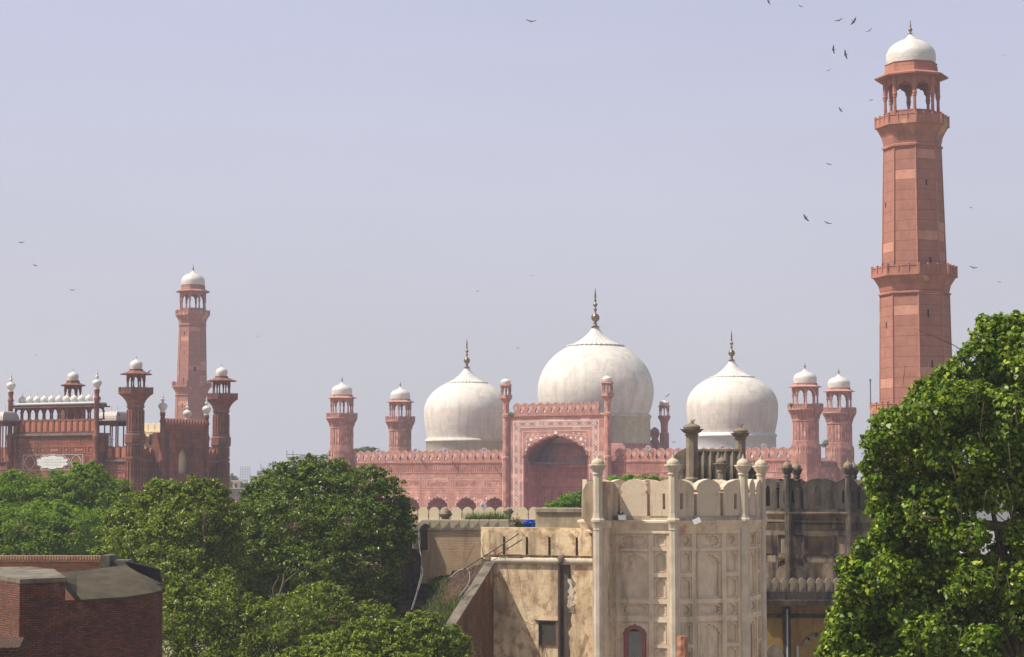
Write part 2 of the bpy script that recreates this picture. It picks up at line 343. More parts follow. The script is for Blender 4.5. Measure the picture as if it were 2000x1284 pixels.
M_CONCG = masonry('grey_weathered_concrete', (.20, .17, .13), (.12, .10, .075), None, bw=0, var=.5, stain=(.05, .04, .03), stain_amt=.75, stain_lo=.5, stain_hi=.65, sscale=1.2, streak=(1, 1, 1), rough=.95, bump=.5)
M_TAR = masonry('blackened_render', (.03, .028, .028), (.018, .017, .018), None, bw=0, var=.4, stain=(.06, .055, .05), stain_amt=.4, rough=.95, bump=.5)
M_YEL = masonry('ochre_yellow_limewash', (.38, .235, .07), (.30, .18, .055), None, bw=0, var=.4, stain=(.06, .04, .02), stain_amt=.75, stain_lo=.48, stain_hi=.68, sscale=.6, streak=(1.6, 1.6, .2), rough=.9, bump=.2, patch=(.35, .27, .2), patch_lo=.6, patch_hi=.66)
M_RUBBLE = masonry('broken_brick_rubble', (.22, .105, .06), (.12, .06, .04), (.05, .035, .025), bw=.2, bh=.09, ms=.03, var=.7, stain=(.04, .05, .02), stain_amt=.5, bump=1.0)
M_JALI = plain('white_lattice', (.5, .47, .42), .7)
M_REDFR = plain('dull_red_frame', (.28, .10, .08), .8)
M_WHITE = plain('white_enamel', (.78, .79, .80), .35, 0, .06)
M_GREYP = plain('grey_enamel', (.42, .45, .48), .4, 0, .1)
M_BLUE = plain('blue_plastic', (.02, .12, .62), .3, 0, .15, 6)
M_PIPE = plain('rusty_pipe', (.09, .055, .04), .7, .2, .4, 6)
M_CABLE = plain('pale_cable', (.30, .30, .28), .6)
M_BARK = masonry('grey_brown_bark', (.20, .15, .10), (.11, .08, .055), None, bw=0, var=.6, rough=.95, bump=.8, fine=14)
M_BIRD = plain('dark_brown_feathers', (.035, .028, .024), .8)
M_ROOF = masonry('mauve_roof_render', (.20, .12, .125), (.15, .09, .10), None, bw=0, var=.3)
M_CITY = masonry('grey_city_concrete', (.38, .34, .30), (.3, .27, .24), None, bw=0, var=.3, stain=(.15, .13, .12), stain_amt=.5)
M_CITYC = masonry('cream_city_render', (.55, .47, .36), (.46, .39, .30), None, bw=0, var=.3, stain=(.2, .16, .12), stain_amt=.5)
M_GROUND = masonry('dusty_earth', (.34, .28, .20), (.26, .21, .15), None, bw=0, var=.5, sscale=.05, fine=.6, rough=1, bump=.3, patch=(.07, .10, .035), patch_lo=.5, patch_hi=.58, pscale=.03)
M_PAVE = masonry('red_courtyard_paving', (.36, .17, .13), (.3, .14, .11), None, bw=1.2, bh=1.2, ms=.02)
M_GRASS = leafmat('grass_blades', (.03, .06, .010), (.09, .15, .02), (.24, .24, .06), .6, .3)
L_NEEM = leafmat('bright_feathery_leaves', (.045, .095, .006), (.18, .28, .016), (.22, .30, .03), .6, .36)
L_OLIVE = leafmat('olive_glossy_leaves', (.026, .050, .003), (.19, .25, .016), (.33, .36, .04), .38, .22)
L_DARK = leafmat('dark_glossy_leaves', (.013, .034, .001), (.13, .195, .010), (.25, .29, .03), .36, .20)
L_PEEP = leafmat('heart_leaves', (.026, .058, .005), (.15, .225, .018), (.42, .46, .05), .36, .30)
L_SHRUB = leafmat('fresh_shrub_leaves', (.06, .15, .012), (.15, .28, .02), (.28, .40, .03), .5, .34)
L_FAR = leafmat('distant_leaves', (.05, .09, .03), (.09, .14, .05), (.14, .18, .06), .6, .2)
# ================================================================ the mosque
ANG = R(-27.5)
HO = Vector((7.85, 326.8, 0))                 # middle of the hall's front line
U = Vector((math.cos(ANG), math.sin(ANG), 0)); W = Vector((-math.sin(ANG), math.cos(ANG), 0))
def loc_of(px, Y):                            # hall-frame coordinates of a ray point
    d = P(px, 900, Y) - HO; return d.dot(U), d.dot(W)

def dome_prof(rb, zb, rw, zw, rt, zt, n=14):
    o = []; k = 5
    for i in range(k):                        # from the base out to the widest ring
        t = i / k; a = math.asin(min(1, rb / rw)); q = a + (math.pi / 2 - a) * t
        z = zw - (zw - zb) * math.cos(q) / max(1e-6, math.cos(a)); o.append((rw * math.sin(q), z))
    H = (zt - zw) / math.sqrt(1 - (rt / rw) ** 2)
    for i in range(n + 1):
        z = zw + (zt - zw) * math.sin(math.pi / 2 * i / n); o.append((rw * math.sqrt(max(0, 1 - ((z - zw) / H) ** 2)), z))
    return o
def collar_prof(r0, z0, r1, z1, n=10):
    o = [(r0 * .97, z0 - .02 * r0), (r0 * 1.05, z0 - .015 * r0), (r0 * 1.05, z0 + .03 * r0)]
    for i in range(1, n + 1):
        t = i / n; o.append((r1 + (r0 - r1) * (1 - t) ** 1.75 * (1 - .12 * math.sin(math.pi * t)) + .05 * r0 * math.sin(math.pi * t), z0 + (z1 - z0) * t ** 1.0))
    o.append((r1 * .55, z1 + .12 * r1)); return o
def finial_mesh(m, z0, z1, r, cx=0, cy=0):
    h = z1 - z0
    def ball(c, rr, k=5): return [(rr * math.sin(math.pi * (i + .5) / (k + 1)) , z0 + h * c - rr * math.cos(math.pi * (i + .5) / (k + 1))) for i in range(k + 1)]
    pr = [(r * 1.15, z0), (r * .5, z0 + h * .04), (r * .3, z0 + h * .08), (r * .5, z0 + h * .10), (r * .25, z0 + h * .13)]
    pr += ball(.13 + r / h, r) + [(r * .22, z0 + h * .40), (r * .42, z0 + h * .45), (r * .2, z0 + h * .48)]
    pr += ball(.56, r * .52) + [(r * .15, z0 + h * .64), (r * .34, z0 + h * .67), (r * .16, z0 + h * .70), (r * .24, z0 + h * .78), (.02 * r, z0 + h)]
    pr2 = [pr[0]]
    for q in pr[1:]:
        pr2.append((q[0], max(q[1], pr2[-1][1] + .002)))
    m.lathe(pr2, 12, cx=cx, cy=cy)

def tower(parent, name, x, y, S, mats, level=1):
    """minaret or corner turret from a spec S; level 1: parent is the tower itself, level 2: tower is a part with sub-parts"""
    ph = math.pi / 8; c8 = 1 / math.cos(math.pi / 8); n = S.get('n', 8)
    if n == 4: ph = math.pi / 4
    mw, mt, md = mats
    key = S['id']
    def mesh_of(nm, fn, mat):
        k = key + nm
        if k not in CACHE: m = M(); fn(m); CACHE[k] = m.mesh(nm, mat)
        return CACHE[k]
    off = OFF.get(parent.name, Vector()); base = Vector((x, y, 0)) - off
    def shaft(m):
        for pr in S['shaft']: m.lathe(pr, n, ph, False)
        for z, h, r, nb in S.get('pilasters', []):
            for k in range(8):
                a = 2 * math.pi * k / 8
                m.at(r * math.cos(math.pi / 8) * math.sin(a), -r * math.cos(math.pi / 8) * math.cos(a), 0, a); w = 2 * r * math.sin(math.pi / 8)
                for i in range(nb):
                    xx = w * ((i + .5) / nb - .5); m.box(xx - w * .3 / nb, xx + w * .3 / nb, -.10, .05, z, z + h)
            m.at()
    t = place_mesh('shaft' if level == 1 else name, mesh_of('shaft', shaft, mw), parent, base)
    sub = parent if level == 1 else t; lb = base if level == 1 else Vector()
    def add(nm, fn, mat, loc=None, rz=0): return place_mesh(nm, mesh_of(nm, fn, mat), sub, lb + (Vector(loc) if loc else Vector()), rz)
    for bi, B in enumerate(S['balc']):
        r, zt, zb, rin, zc = B              # outer radius, rail top, floor, radius below, corbel bottom
        def balc(m, B=B):
            m.lathe([(rin, zc), (rin * 1.06, zc + .02 * (zb - zc)), (rin * 1.06, zc + .1 * (zb - zc)), (rin * 1.0, zc + .14 * (zb - zc)), (rin * 1.02, zc + .25 * (zb - zc)),
                     (rin + (r - rin) * .22, zc + .5 * (zb - zc)), (rin + (r - rin) * .6, zc + .75 * (zb - zc)), (r * .97, zc + .9 * (zb - zc)), (r * 1.02, zb - .08 * (zb - zc)), (r * 1.02, zb), (r * .6, zb)], n, ph, False)
            if S.get('leaves'):
                for k in range(8):
                    for i in range(3):
                        a = 2 * math.pi * (k + (i - 1) * .3) / 8; q = rin * 1.04
                        m.tube([(q * math.sin(a), -q * math.cos(a), zc + .2 * (zb - zc)), ((q + .2 * (r - rin)) * math.sin(a), -(q + .2 * (r - rin)) * math.cos(a), zc + .5 * (zb - zc)), (r * .97 * math.sin(a), -r * .97 * math.cos(a), zb - .12 * (zb - zc))], .07 * (r - rin) + .03, 5)
        def rail(m, B=B):
            ap = r * math.cos(math.pi / n); w = 2 * r * math.sin(math.pi / n); h = zt - zb; th = .03 * r
            for k in range(n):
                a = 2 * math.pi * k / n; m.at(ap * math.sin(a), -ap * math.cos(a), 0, a)
                np_ = S.get('panels', 3)
                holes = []
                m.box(-w / 2, w / 2, 0, th, zb, zb + .22 * h); m.box(-w / 2, w / 2, 0, th, zb + .74 * h, zb + .86 * h)
                m.box(-w / 2, w / 2, th * .4, th * .7, zb + .22 * h, zb + .74 * h)
                for i in range(np_ + 1):
                    xx = -w / 2 + w * i / np_; pw = .05 * w / np_ * 1.6
                    m.box(xx - pw, xx + pw, -th * .3, th * 1.3, zb, zb + h)
            m.at()
        tag_ = '' if bi == 0 else str(bi)
        k1 = key + 'balcony' + tag_
        if k1 not in CACHE:
            m = M(); balc(m); CACHE[k1] = m.mesh('balcony', mt); m = M(); rail(m); CACHE[k1 + 'r'] = m.mesh('railing', mt)
        place_mesh('balcony', CACHE[k1], sub, lb); place_mesh('railing', CACHE[k1 + 'r'], sub, lb)
    rk, z0, z1 = S['kiosk']                 # column ring radius, foot, top of arches
    rc = S.get('rc', .07 * rk); H = z1 - z0; zs = z0 + H * .56
    def column(m):
        m.lathe([(rc * 1.7, z0), (rc * 1.7, z0 + .07 * H), (rc * 1.1, z0 + .13 * H), (rc, z0 + .2 * H), (rc * .9, zs - .06 * H), (rc * 1.3, zs - .04 * H), (rc * 1.2, zs), (rc * 1.6, zs + .03 * H), (rc * 1.3, zs + .06 * H), (rc * 1.3, z1)], 8, 0, False)
    for k in range(n):
        a = ph + 2 * math.pi * k / n; q = rk * (.97 if n == 8 else .95)
        add('column', column, mt, (q * math.sin(a), -q * math.cos(a), 0))
    def arches(m):
        ap = rk * math.cos(math.pi / n) - rc * .6; w = 2 * rk * math.sin(math.pi / n)
        for k in range(n):
            a = 2 * math.pi * k / n; m.at(ap * math.sin(a), -ap * math.cos(a), 0, a)
            wo = w - 2.6 * rc
            ah = arch_half(wo, zs, z1 - .13 * H, lobes=2, depth=.12, seg=4)
            ol = [(w / 2, z1), (-w / 2, z1), (-w / 2, zs)] + [(xx, z) for xx, z in ah[::-1]] + [(w / 2, zs)]
            m.plate(ol, (), 0, rc * 1.1)
        m.at(); m.lathe([(rk * .96, z1 - .04 * H), (rk * .96, z1)], n, ph, False)
    add('arcade', arches, mt)
    re, ze, zf, rf, zd = S['eave']          # eave radius, eave edge z, top of fascia, fascia radius
    def eave(m):
        m.lathe([(rk * .9, z1 - .01), (re, ze - .035 * re), (re * 1.005, ze), (rf * 1.02, ze + (re - rf) * .34), (rf, zd)], n, ph, False)
        m.lathe([(rf, zd - .02), (rf, zd + (zf - zd) * .45), (rf * .975, zd + (zf - zd) * .5), (rf * .975, zf - .1 * (zf - zd)), (rf * 1.0, zf - .1 * (zf - zd)), (rf * 1.0, zf)], n, ph, False)
    add('eave', eave, mt)
    rb, rw, zw, rt, zt, zcap, zfin = S['dome']
    def dome(m): m.lathe([(rb, zf - .01)] + dome_prof(rb, zf + .02, rw, zw, rt, zt), 40, 0, True)
    d = add('dome', dome, md)
    def cap(m): m.lathe(collar_prof(rt, zt - .005, rt * .13, zcap), 96 if rw > 1.5 else 32, 0, True, lambda a, z: 1 + .035 * abs(math.sin(a * 12)))
    add('dome_cap', cap, md)
    def fin(m): finial_mesh(m, zcap - .02, zfin, S.get('fr', .085 * rw))
    add('finial', fin, S.get('fmat', M_BRASS))
    if S.get('rail2'):
        def r2(m):
            ap = rk * math.cos(math.pi / 8); w = 2 * rk * math.sin(math.pi / 8) - 2 * rc
            for k in range(8):
                a = 2 * math.pi * k / 8; m.at(ap * .97 * math.sin(a), -ap * .97 * math.cos(a), 0, a)
                m.box(-w / 2, w / 2, 0, .05, z0, z0 + .04 * H); m.box(-w / 2, w / 2, 0, .05, z0 + .19 * H, z0 + .22 * H); m.box(-w / 2, w / 2, .02, .03, z0, z0 + .2 * H)
            m.at()
        add('kiosk_railing', r2, mt)
    return t
CACHE = {}

# ---------------------------------------------------------------- the two great minarets
YN = 194.5
def ZN(py): return P(1778, py, YN).z
k = YN / FPX
def minaret_spec(idn, kz=1.0):
    z = ZN
    return dict(id=idn, n=8,
        shaft=[[(4.6, -16), (4.35, z(860)), (4.15, z(820))], [(3.52, z(800)), (3.34, z(575))], [(3.08, z(535)), (2.78, z(292))], [(2.9, z(256)), (2.9, z(240))]],
        balc=[(3.60, z(229), z(248), 2.81, z(293)), (4.12, z(521), z(541), 3.34, z(578)), (4.45, z(787), z(806), 3.95, z(842))], panels=3,
        kiosk=(2.66, z(240), z(156)), eave=(3.62, z(153), z(127), 2.60, z(138)), rc=.17, rail2=True,
        dome=(2.38, 2.44, z(113), .92, z(80), z(66), z(38)))
G_MIN = 'tall octagonal minarets with white domed kiosks'
def minaret(px_c, Y, label, idn):
    s_ = P(px_c, 950, Y); base = Vector((s_.x, s_.y, -16))
    t = thing('minaret', label, 'minaret', base, ANG, G_MIN, off=(0, 0, -16))
    S = minaret_spec(idn); tower(t, 'minaret', 0, 0, S, (M_MINAR, M_MTRIM, M_SMARB))
    # corner mouldings running up the arrises
    m = M()
    for a, b, za, zb in ((3.52, 3.34, ZN(800), ZN(578)), (3.08, 2.78, ZN(521), ZN(293))):
        for q in range(8):
            an = math.pi / 8 + q * math.pi / 4
            m.tube([(a * 1.0 * math.sin(an), -a * math.cos(an), za), (b * math.sin(an), -b * math.cos(an), zb)], .085, 6)
    m.build('corner_moulding', M_MTRIM, t)
    # slit windows
    for (dx, py, fac, w, h) in (((0.0, 364, 1, .13, .55), (-.6, 402, -1, .13, .45), (-.3, 618, 1, .15, .75), (0, 637, -1, .15, .65), (.0, 715, 1, .15, .7), (.2, 514, 1, .15, .5)) if idn == 'near' else
                                ((0, 402, 0, .14, .6), (0, 514, 0, .2, .6), (-.1, 326, 0, .2, .7), (.2, 470, 1, .5, .9), (.0, 620, 0, .16, .9))):
        z_ = ZN(py); r = (3.08 + (2.78 - 3.08) * (z_ - ZN(525)) / (ZN(292) - ZN(525))) if py < 530 else 3.52 + (3.34 - 3.52) * (z_ - ZN(800)) / (ZN(575) - ZN(800))
        ap = r * math.cos(math.pi / 8); a = fac * math.pi / 4
        m = M().at(ap * math.sin(a), -ap * math.cos(a), 0, a); m.box(dx - w / 2 - .02, dx + w / 2 + .02, -.02, .1, z_ - h / 2, z_ + h / 2); m.at()
        m.build('window', M_DARK, t)
    return t
mn1 = minaret(1792.5, YN, 'tallest minaret, nearest, rising at the right behind the leafy heart-leaved tree', 'near')
# its twin 2.1 times farther off
mn2 = minaret(372.0, YN * 2.116, 'distant pink minaret on the left, rising behind the dark gatehouse', 'far')

# ---------------------------------------------------------------- the prayer hall
HB = -11.0
hall = thing('prayer_hall', 'rose sandstone prayer hall with three white marble domes and a tall arched portal', 'mosque', (HO.x, HO.y, HB), ANG, off=(0, 0, HB))
ZC = 4.05                                      # top of the wall cornice
def merlon_outline(p, h, z0):
    q = [(-.46, 0), (-.46, .05), (-.40, .12), (-.33, .17), (-.31, .25), (-.37, .33), (-.43, .40), (-.44, .47), (-.485, .55), (-.49, .66), (-.46, .76), (-.38, .85), (-.24, .91), (-.15, .95), (0, 1.0)]
    q = q + [(-x, z) for x, z in q[::-1][1:]]
    return [(x * p, z0 + z * h) for x, z in q[::-1]]
def merlon_mesh(name, p, h, th, mat, outline=merlon_outline, band=None):
    m = M(); o = outline(p, h, 0); m.plate(o, (), 0, th)
    me = m.mesh(name, mat); return me
ME_H = merlon_mesh('merlon', 1.46, 1.95, .38, M_HALL)
ml = M(); ml.ribbon([(x * .9, .1 + z * .9) for x, z in merlon_outline(1.46, 1.95, 0)], .05, -.03, .0); ME_HL = ml.mesh('pale_edge', M_PINKLINE)
def merlon_row(parent, name, x0, x1, y, z, p, me, rz=0, sink=0.0, base=None, mat=M_HALL, th=.4, edge=None):
    """parapet part with every merlon a sub-part; runs along local x (rz=0) or turned about (x0,y)"""
    n = max(1, round((x1 - x0) / p)); pp = (x1 - x0) / n
    m = M(); c, s_ = math.cos(rz), math.sin(rz)
    m.at(x0, y, 0, rz); m.box(0, x1 - x0, -.04, th + .04, z - .12, z + .14); m.at()
    par = m.build(name, mat, parent); po = OFF[par.name]
    for i in range(n):
        d = pp * (i + .5); L_ = Vector((x0 + c * d, y + s_ * d, z + .12)) - po
        o = place_mesh('merlon', me, par, L_, rz); o.scale.x = pp / p
        if edge: e_ = place_mesh('merlon_edging', edge, par, L_, rz); e_.scale.x = pp / p
    return par
# wings
XW = 42.2
m = M()
def wall_run(m, xa, xb, bays):
    pitch = (xb - xa) / bays; holes = []
    for i in range(bays):
        cx = xa + pitch * (i + .5); holes.append(arch_hole(cx, HB + .02, 3.9, -3.9, -2.0, lobes=4, depth=.1, seg=4, point=.3))
    m.plate(rect(xa, xb, HB, ZC - .15), holes, 0, 1.0, back=False, rim=True)
    return pitch
pl = wall_run(m, -XW, -9.3, 6); pr = wall_run(m, 9.3, XW, 6)
m.box(-XW, -9.3, 1.0, 6, ZC - .8, ZC - .15); m.box(9.3, XW, 1.0, 6, ZC - .8, ZC - .15)
m.box(-XW, XW, 6, 20, HB, ZC - .3)
m.build('front_wall', M_HALL, hall)
m = M()                                        # cornice mouldings
for a, b in ((-XW, -9.3), (9.3, XW)):
    m.box(a, b, -.16, .8, ZC - .15, ZC); m.box(a, b, -.1, .0, ZC - .32, ZC - .15); m.box(a, b, -.07, 0, ZC - 1.9, ZC - 1.78)
    m.build('cornice', M_MTRIM, hall); m = M()
m = M()                                        # dark interior behind the arches
m.box(-XW + 1, -9.4, 4.8, 5, HB, ZC - .9); m.build('arcade_back_wall', M_IWAN, hall); m = M(); m.box(9.4, XW - 1, 4.8, 5, HB, ZC - .9); m.build('arcade_back_wall', M_IWAN, hall)
def wing_relief(xa, pitch, nb, nm):
    """carved frames of the wing: pale pointed outlines and recessed-looking raised panels"""
    m = M(); g = M()
    z = lambda py: ZP(py, 330)
    for i in range(nb):
        c = xa + pitch * (i + .5); w = pitch * .76
        for (za, zb) in ((z(933.5), z(923.5)), (z(964.5), z(955.5))):
            for q in (-.33, 0, .33): m.ribbon(rect(c + w * (q * 1.02 - .15), c + w * (q * 1.02 + .15), za + .08, zb - .08), .055, -.035, .0, True)
            m.ribbon(rect(c + pitch / 2 - .24, c + pitch / 2 + .24, za + .08, zb - .08), .055, -.035, .0, True)
        m.ribbon(rect(c - w / 2, c + w / 2, z(953.5), z(936.5)), .07, -.04, 0, True); m.ribbon(rect(c - w / 2 + .18, c + w / 2 - .18, z(953.5) + .16, z(936.5) - .16), .04, -.03, 0, True)
        m.ribbon(rect(c + pitch / 2 - .24, c + pitch / 2 + .24, z(953), z(937)), .05, -.035, .0, True)
        m.ribbon([(c - w / 2, HB)] + [(c - w / 2, z(968)), (c + w / 2, z(968))] + [(c + w / 2, HB)], .07, -.04, 0)
        m.ribbon([(c + x, zz) for x, zz in arch_half(4.2, -3.9, -1.8, lobes=4, depth=.1, point=.3)], .09, -.05, 0)
        for sx in (-1, 1):
            m.at(c + sx * w * .38, 0, 0); m.plate([(.24 * math.cos(t * .7854), z(974) + .24 * math.sin(t * .7854)) for t in range(8)], (), -.06, 0); m.at()
        for zz in (z(985), z(1000), z(1015)): m.ribbon(rect(c + pitch / 2 - .24, c + pitch / 2 + .24, zz - .3, zz + .35), .05, -.035, .0, True)
        # carved scrollwork inside the big panel
        for q in range(5):
            xx = c - w * .4 + w * .2 * q; pts = [(xx + .55 * (t / 8) * math.cos(t * .8 + q), (z(953.5) + z(936.5)) / 2 + .5 * (t / 8) * math.sin(t * .8 + q)) for t in range(9)]
            g.ribbon(pts, .07, -.035, 0)
    n = int(nb * pitch / .42)
    for i in range(n):                         # carved leaf frieze under the cornice
        x = xa + .42 * (i + .5); g.ribbon([(x - .14, z(921)), (x - .14, z(911)), (x, z(907)), (x + .14, z(911)), (x + .14, z(921))], .06, -.04, 0)
    m.build('pale_outline', M_PINKLINE, hall); g.build('carved_frieze', M_MTRIM, hall)
wing_relief(-XW, pl, 6, 'l'); wing_relief(9.3, pr, 6, 'r')
merlon_row(hall, 'parapet', -XW + 1.6, -9.9, .05, ZC, 1.46, ME_H, edge=ME_HL)
merlon_row(hall, 'parapet', 9.9, XW - 1.6, .05, ZC, 1.46, ME_H, edge=ME_HL)
# north and south flanks
ME_S = merlon_mesh('merlon', .95, 1.1, .3, M_HALL)
m = M()
m.plate([(0, HB), (19, HB), (19, 3.2), (0, 3.2)], (), 0, .6); 
for sx in (1, -1):
    mm = M().at(sx * XW, .6, 0, math.pi / 2 if sx > 0 else math.pi / 2)
    mm.plate(rect(0, 19, HB, 3.0), (), -.3 if sx > 0 else .0, .3 if sx > 0 else .3)
    mm.box(0, 19, -.4 if sx > 0 else .28, -.3 if sx > 0 else .4, 2.7, 2.9)
    for i in range(4):
        for (a, b) in ((-.2, 1.4), (-3.2, -1.0)): mm.ribbon(rect(2 + i * 4.4, 5.2 + i * 4.4, a, b), .08, -.34, -.3, True)
    mm.at(); mm.build('flank_wall', M_HALL, hall)
    merlon_row(hall, 'flank_parapet', sx * XW, sx * XW + 17.4, 1.4, 3.0, .95, ME_S, rz=math.pi / 2)
m = M(); m.box(-XW + .3, XW - .3, 1.2, 20, ZC - .5, ZC - .12); m.box(-XW + .3, XW - .3, 19.4, 20.2, HB, ZC + .5); m.build('roof', M_CONCG, hall)
# the portal block
XI, YI = 8.75, -1.5; ZI = ZP(812, 323)
m = M()
AW, AS, AA = 5.72, ZP(897, 324), ZP(852, 324)
hole = arch_hole(0, HB + .02, 2 * AW, AS, AA, lobes=6, depth=.034, seg=5, point=.5)
m.plate(rect(-XI, XI, HB, ZI), [hole], YI, YI + 1.2, back=False)
m.box(-XI, -XI + .8, YI + 1.2, YI + 2.2, HB, ZI); m.box(XI - .8, XI, YI + 1.2, YI + 2.2, HB, ZI); m.box(-XI + .8, XI - .8, YI + 1.2, YI + 2.2, ZI - .6, ZI)
m.build('portal', M_HALL, hall)
m = M()                                        # niche behind the arch: canted sides, vault, back wall with inner arches
zt = AA + .6
for sx in (-1, 1):
    pts = [(sx * (AW + .45), YI + 1.2), (sx * (AW + .45), 5.3)]
    for a, b in zip(pts, pts[1:]):
        f = [(a[0], a[1], HB), (b[0], b[1], HB), (b[0], b[1], AS - .3), (a[0], a[1], AS - .3)]; m.face(f if sx < 0 else f[::-1])
rows = []
ah = arch_half(2 * AW + .9, AS - .3, AA + .45, lobes=1, depth=0, seg=6, point=.3)
m.grid([[(x, yy, z) for x, z in ah] for yy in (YI + 1.2, 2.0, 5.3)], False, True)
for i in range(0):
    t = i / 8 * math.pi / 2; row = []
    for j in range(17):
        a = math.pi * j / 16; x = (AW + .5) * math.cos(a); yy = YI + 1.2 + 5.5 * math.sin(a)
        q = math.cos(t); row.append((x * q, YI + 1.2 + (yy - YI - 1.2) * q, AS - .5 + (zt - AS + .7) * math.sin(t)))
    rows.append(row)
m.box(-AW - .5, AW + .5, 5.3, 5.5, HB, AA + .6)
m.build('portal_niche', M_IWAN, hall)
m = M()
zl = lambda py: ZP(py, 331)
for zz in (zl(932), zl(953), zl(880)): m.box(-5.9, 5.9, 5.2, 5.3, zz - .06, zz + .06)
for i in range(10): m.ribbon(rect(-5.6 + i * 1.14, -4.8 + i * 1.14, zl(928), zl(884)), .06, 5.22, 5.3, True)
for a, b in ((-5.5, -4.2), (-4.0, -2.7), (-2.5, -1.2)): m.ribbon(rect(a, b, zl(1000), zl(957)), .07, 5.22, 5.3, True)
m.build('niche_panelling', M_MTRIM, hall)
m = M()
m.ribbon(rect(-.2, 3.1, zl(1040), zl(957)), .2, 5.18, 5.3, True); m.ribbon(rect(.2, 2.7, zl(1040), zl(961)), .1, 5.16, 5.3, True)
m.plate(rect(.35, 2.6, zl(1040), zl(963)), (), 5.25, 5.3); m.plate(rect(1.55, 2.3, zl(948), zl(940)), (), 5.2, 5.3)
m.build('inner_door_frame', masonry('dusty_pink_plaster', (.42, .24, .17), (.36, .2, .15), None, bw=0, var=.3), hall)
# white inlay of the portal
m = M(); y0, y1 = YI - .05, YI
z_ = lambda py: ZP(py, 323.5)
xo, xi_, zo, zi = 7.75, 6.72, z_(821.5), z_(833.5)
def u_line(x, z, w): m.ribbon([(-x, HB + 1), (-x, z), (x, z), (x, HB + 1)], w, y0, y1)
u_line(xo, zo, .075); u_line(xi_, zi, .075); u_line(6.05, z_(841.5), .05)
def lattice(m, ax0, ax1, b0, b1, horizontal):
    """star-and-bar interlace inside a band; a = along, b = across"""
    L_ = ax1 - ax0; n = max(1, round(L_ / 1.75)); p = L_ / n; c = (b0 + b1) / 2; h = (b1 - b0) / 2
    def add(pts, closed=False): m.ribbon([(q[0], q[1]) if horizontal else (q[1], q[0]) for q in pts], .055, y0, y1, closed)
    for i in range(n):
        a = ax0 + p * (i + .5)
        add([(a - .28, c), (a, c + h * .36), (a + .28, c), (a, c - h * .36)], True)
        for s_ in (-1, 1):
            add([(a + s_ * .28, c), (a + s_ * .42, c + h * .62), (a + s_ * p / 2, c + h * .62)]); add([(a + s_ * .28, c), (a + s_ * .42, c - h * .62), (a + s_ * p / 2, c - h * .62)])
            add([(a, c + s_ * h * .36), (a + .18, c + s_ * h * .9)]); add([(a, c + s_ * h * .36), (a - .18, c + s_ * h * .9)])
lattice(m, -xo, xo, zi, zo, True)
for sx in (-1, 1): lattice(m, HB + 1, zi, min(sx * xo, sx * xi_), max(sx * xo, sx * xi_), False)
m.build('white_inlay_border', M_INLAY, hall)
m = M()
rr = random.Random(3)
def flower(x, z, r, n=8): m.plate(star(x, z, r * .8, n, .45), (), y0, y1)
for sx in (-1, 1):
    flower(sx * 4.55, z_(858), .48); flower(sx * 3.6, z_(855), .24, 6); flower(sx * 2.75, z_(855), .36, 5); flower(sx * 1.2, z_(849), .26, 3); flower(sx * 2.0, z_(850), .2, 4)
    flower(sx * 4.9, z_(868), .26, 6); flower(sx * 4.1, z_(867), .2, 4); flower(sx * 5.1, z_(848), .2, 3); flower(sx * 5.35, z_(861), .2, 4); flower(sx * 5.45, z_(878), .2, 5); flower(sx * 4.2, z_(847), .2, 3)
    flower(sx * 3.2, z_(846), .18, 4)
    for q in range(5):
        x = sx * (1.0 + q * .95); m.ribbon([(x, z_(847 + q)), (x + sx * .3, z_(849 + q)), (x + sx * .5, z_(847 + q)), (x + sx * .9, z_(849 + 2 * q))], .035, y0, y1)
    m.ribbon([(sx * 5.3, z_(850)), (sx * 5.45, z_(862)), (sx * 5.3, z_(870)), (sx * 5.5, z_(888))], .035, y0, y1)
flower(0, z_(845.5), .5, 6)
m.build('white_floral_inlay', M_INLAY, hall)
m = M(); m.ribbon([(x, z) for x, z in arch_half(2 * AW + .3, AS, AA + .17, lobes=6, depth=.034, seg=5, point=.5)], .13, YI - .09, YI)
m.ribbon([(-AW - .15, HB + 1), (-AW - .15, AS)], .13, YI - .09, YI); m.ribbon([(AW + .15, HB + 1), (AW + .15, AS)], .13, YI - .09, YI)
m.build('arch_moulding', M_MTRIM, hall)
m = M(); m.box(-XI - .1, XI + .1, YI - .18, YI + .6, ZI, ZI + .22); m.box(-XI, XI, YI - .1, YI, ZI - .25, ZI - .1)
m.box(-XI - .06, -XI, YI + .6, YI + 2.2, ZI, ZI + .22); m.box(XI, XI + .06, YI + .6, YI + 2.2, ZI, ZI + .22)
for i in range(8): m.box(-7.5 + i * 2.1, -7.4 + i * 2.1, YI - .07, YI, ZI - .45, ZI - .3)
m.build('portal_cornice', M_MTRIM, hall)
merlon_row(hall, 'portal_parapet', -XI + .9, XI - .9, YI, ZI + .22, 1.46, ME_H, edge=ME_HL)
# rear block with its turrets, seen behind the middle dome
m = M(); m.box(-8.6, 8.6, 20.5, 25, HB, ZP(866, 345)); m.build('rear_block', M_IWAN, hall)
ME_R = merlon_mesh('merlon', 1.5, 2.6, .6, M_IWAN)
merlon_row(hall, 'rear_parapet', -8, 8, 22, ZP(866, 345), 1.5, ME_R, mat=M_IWAN)
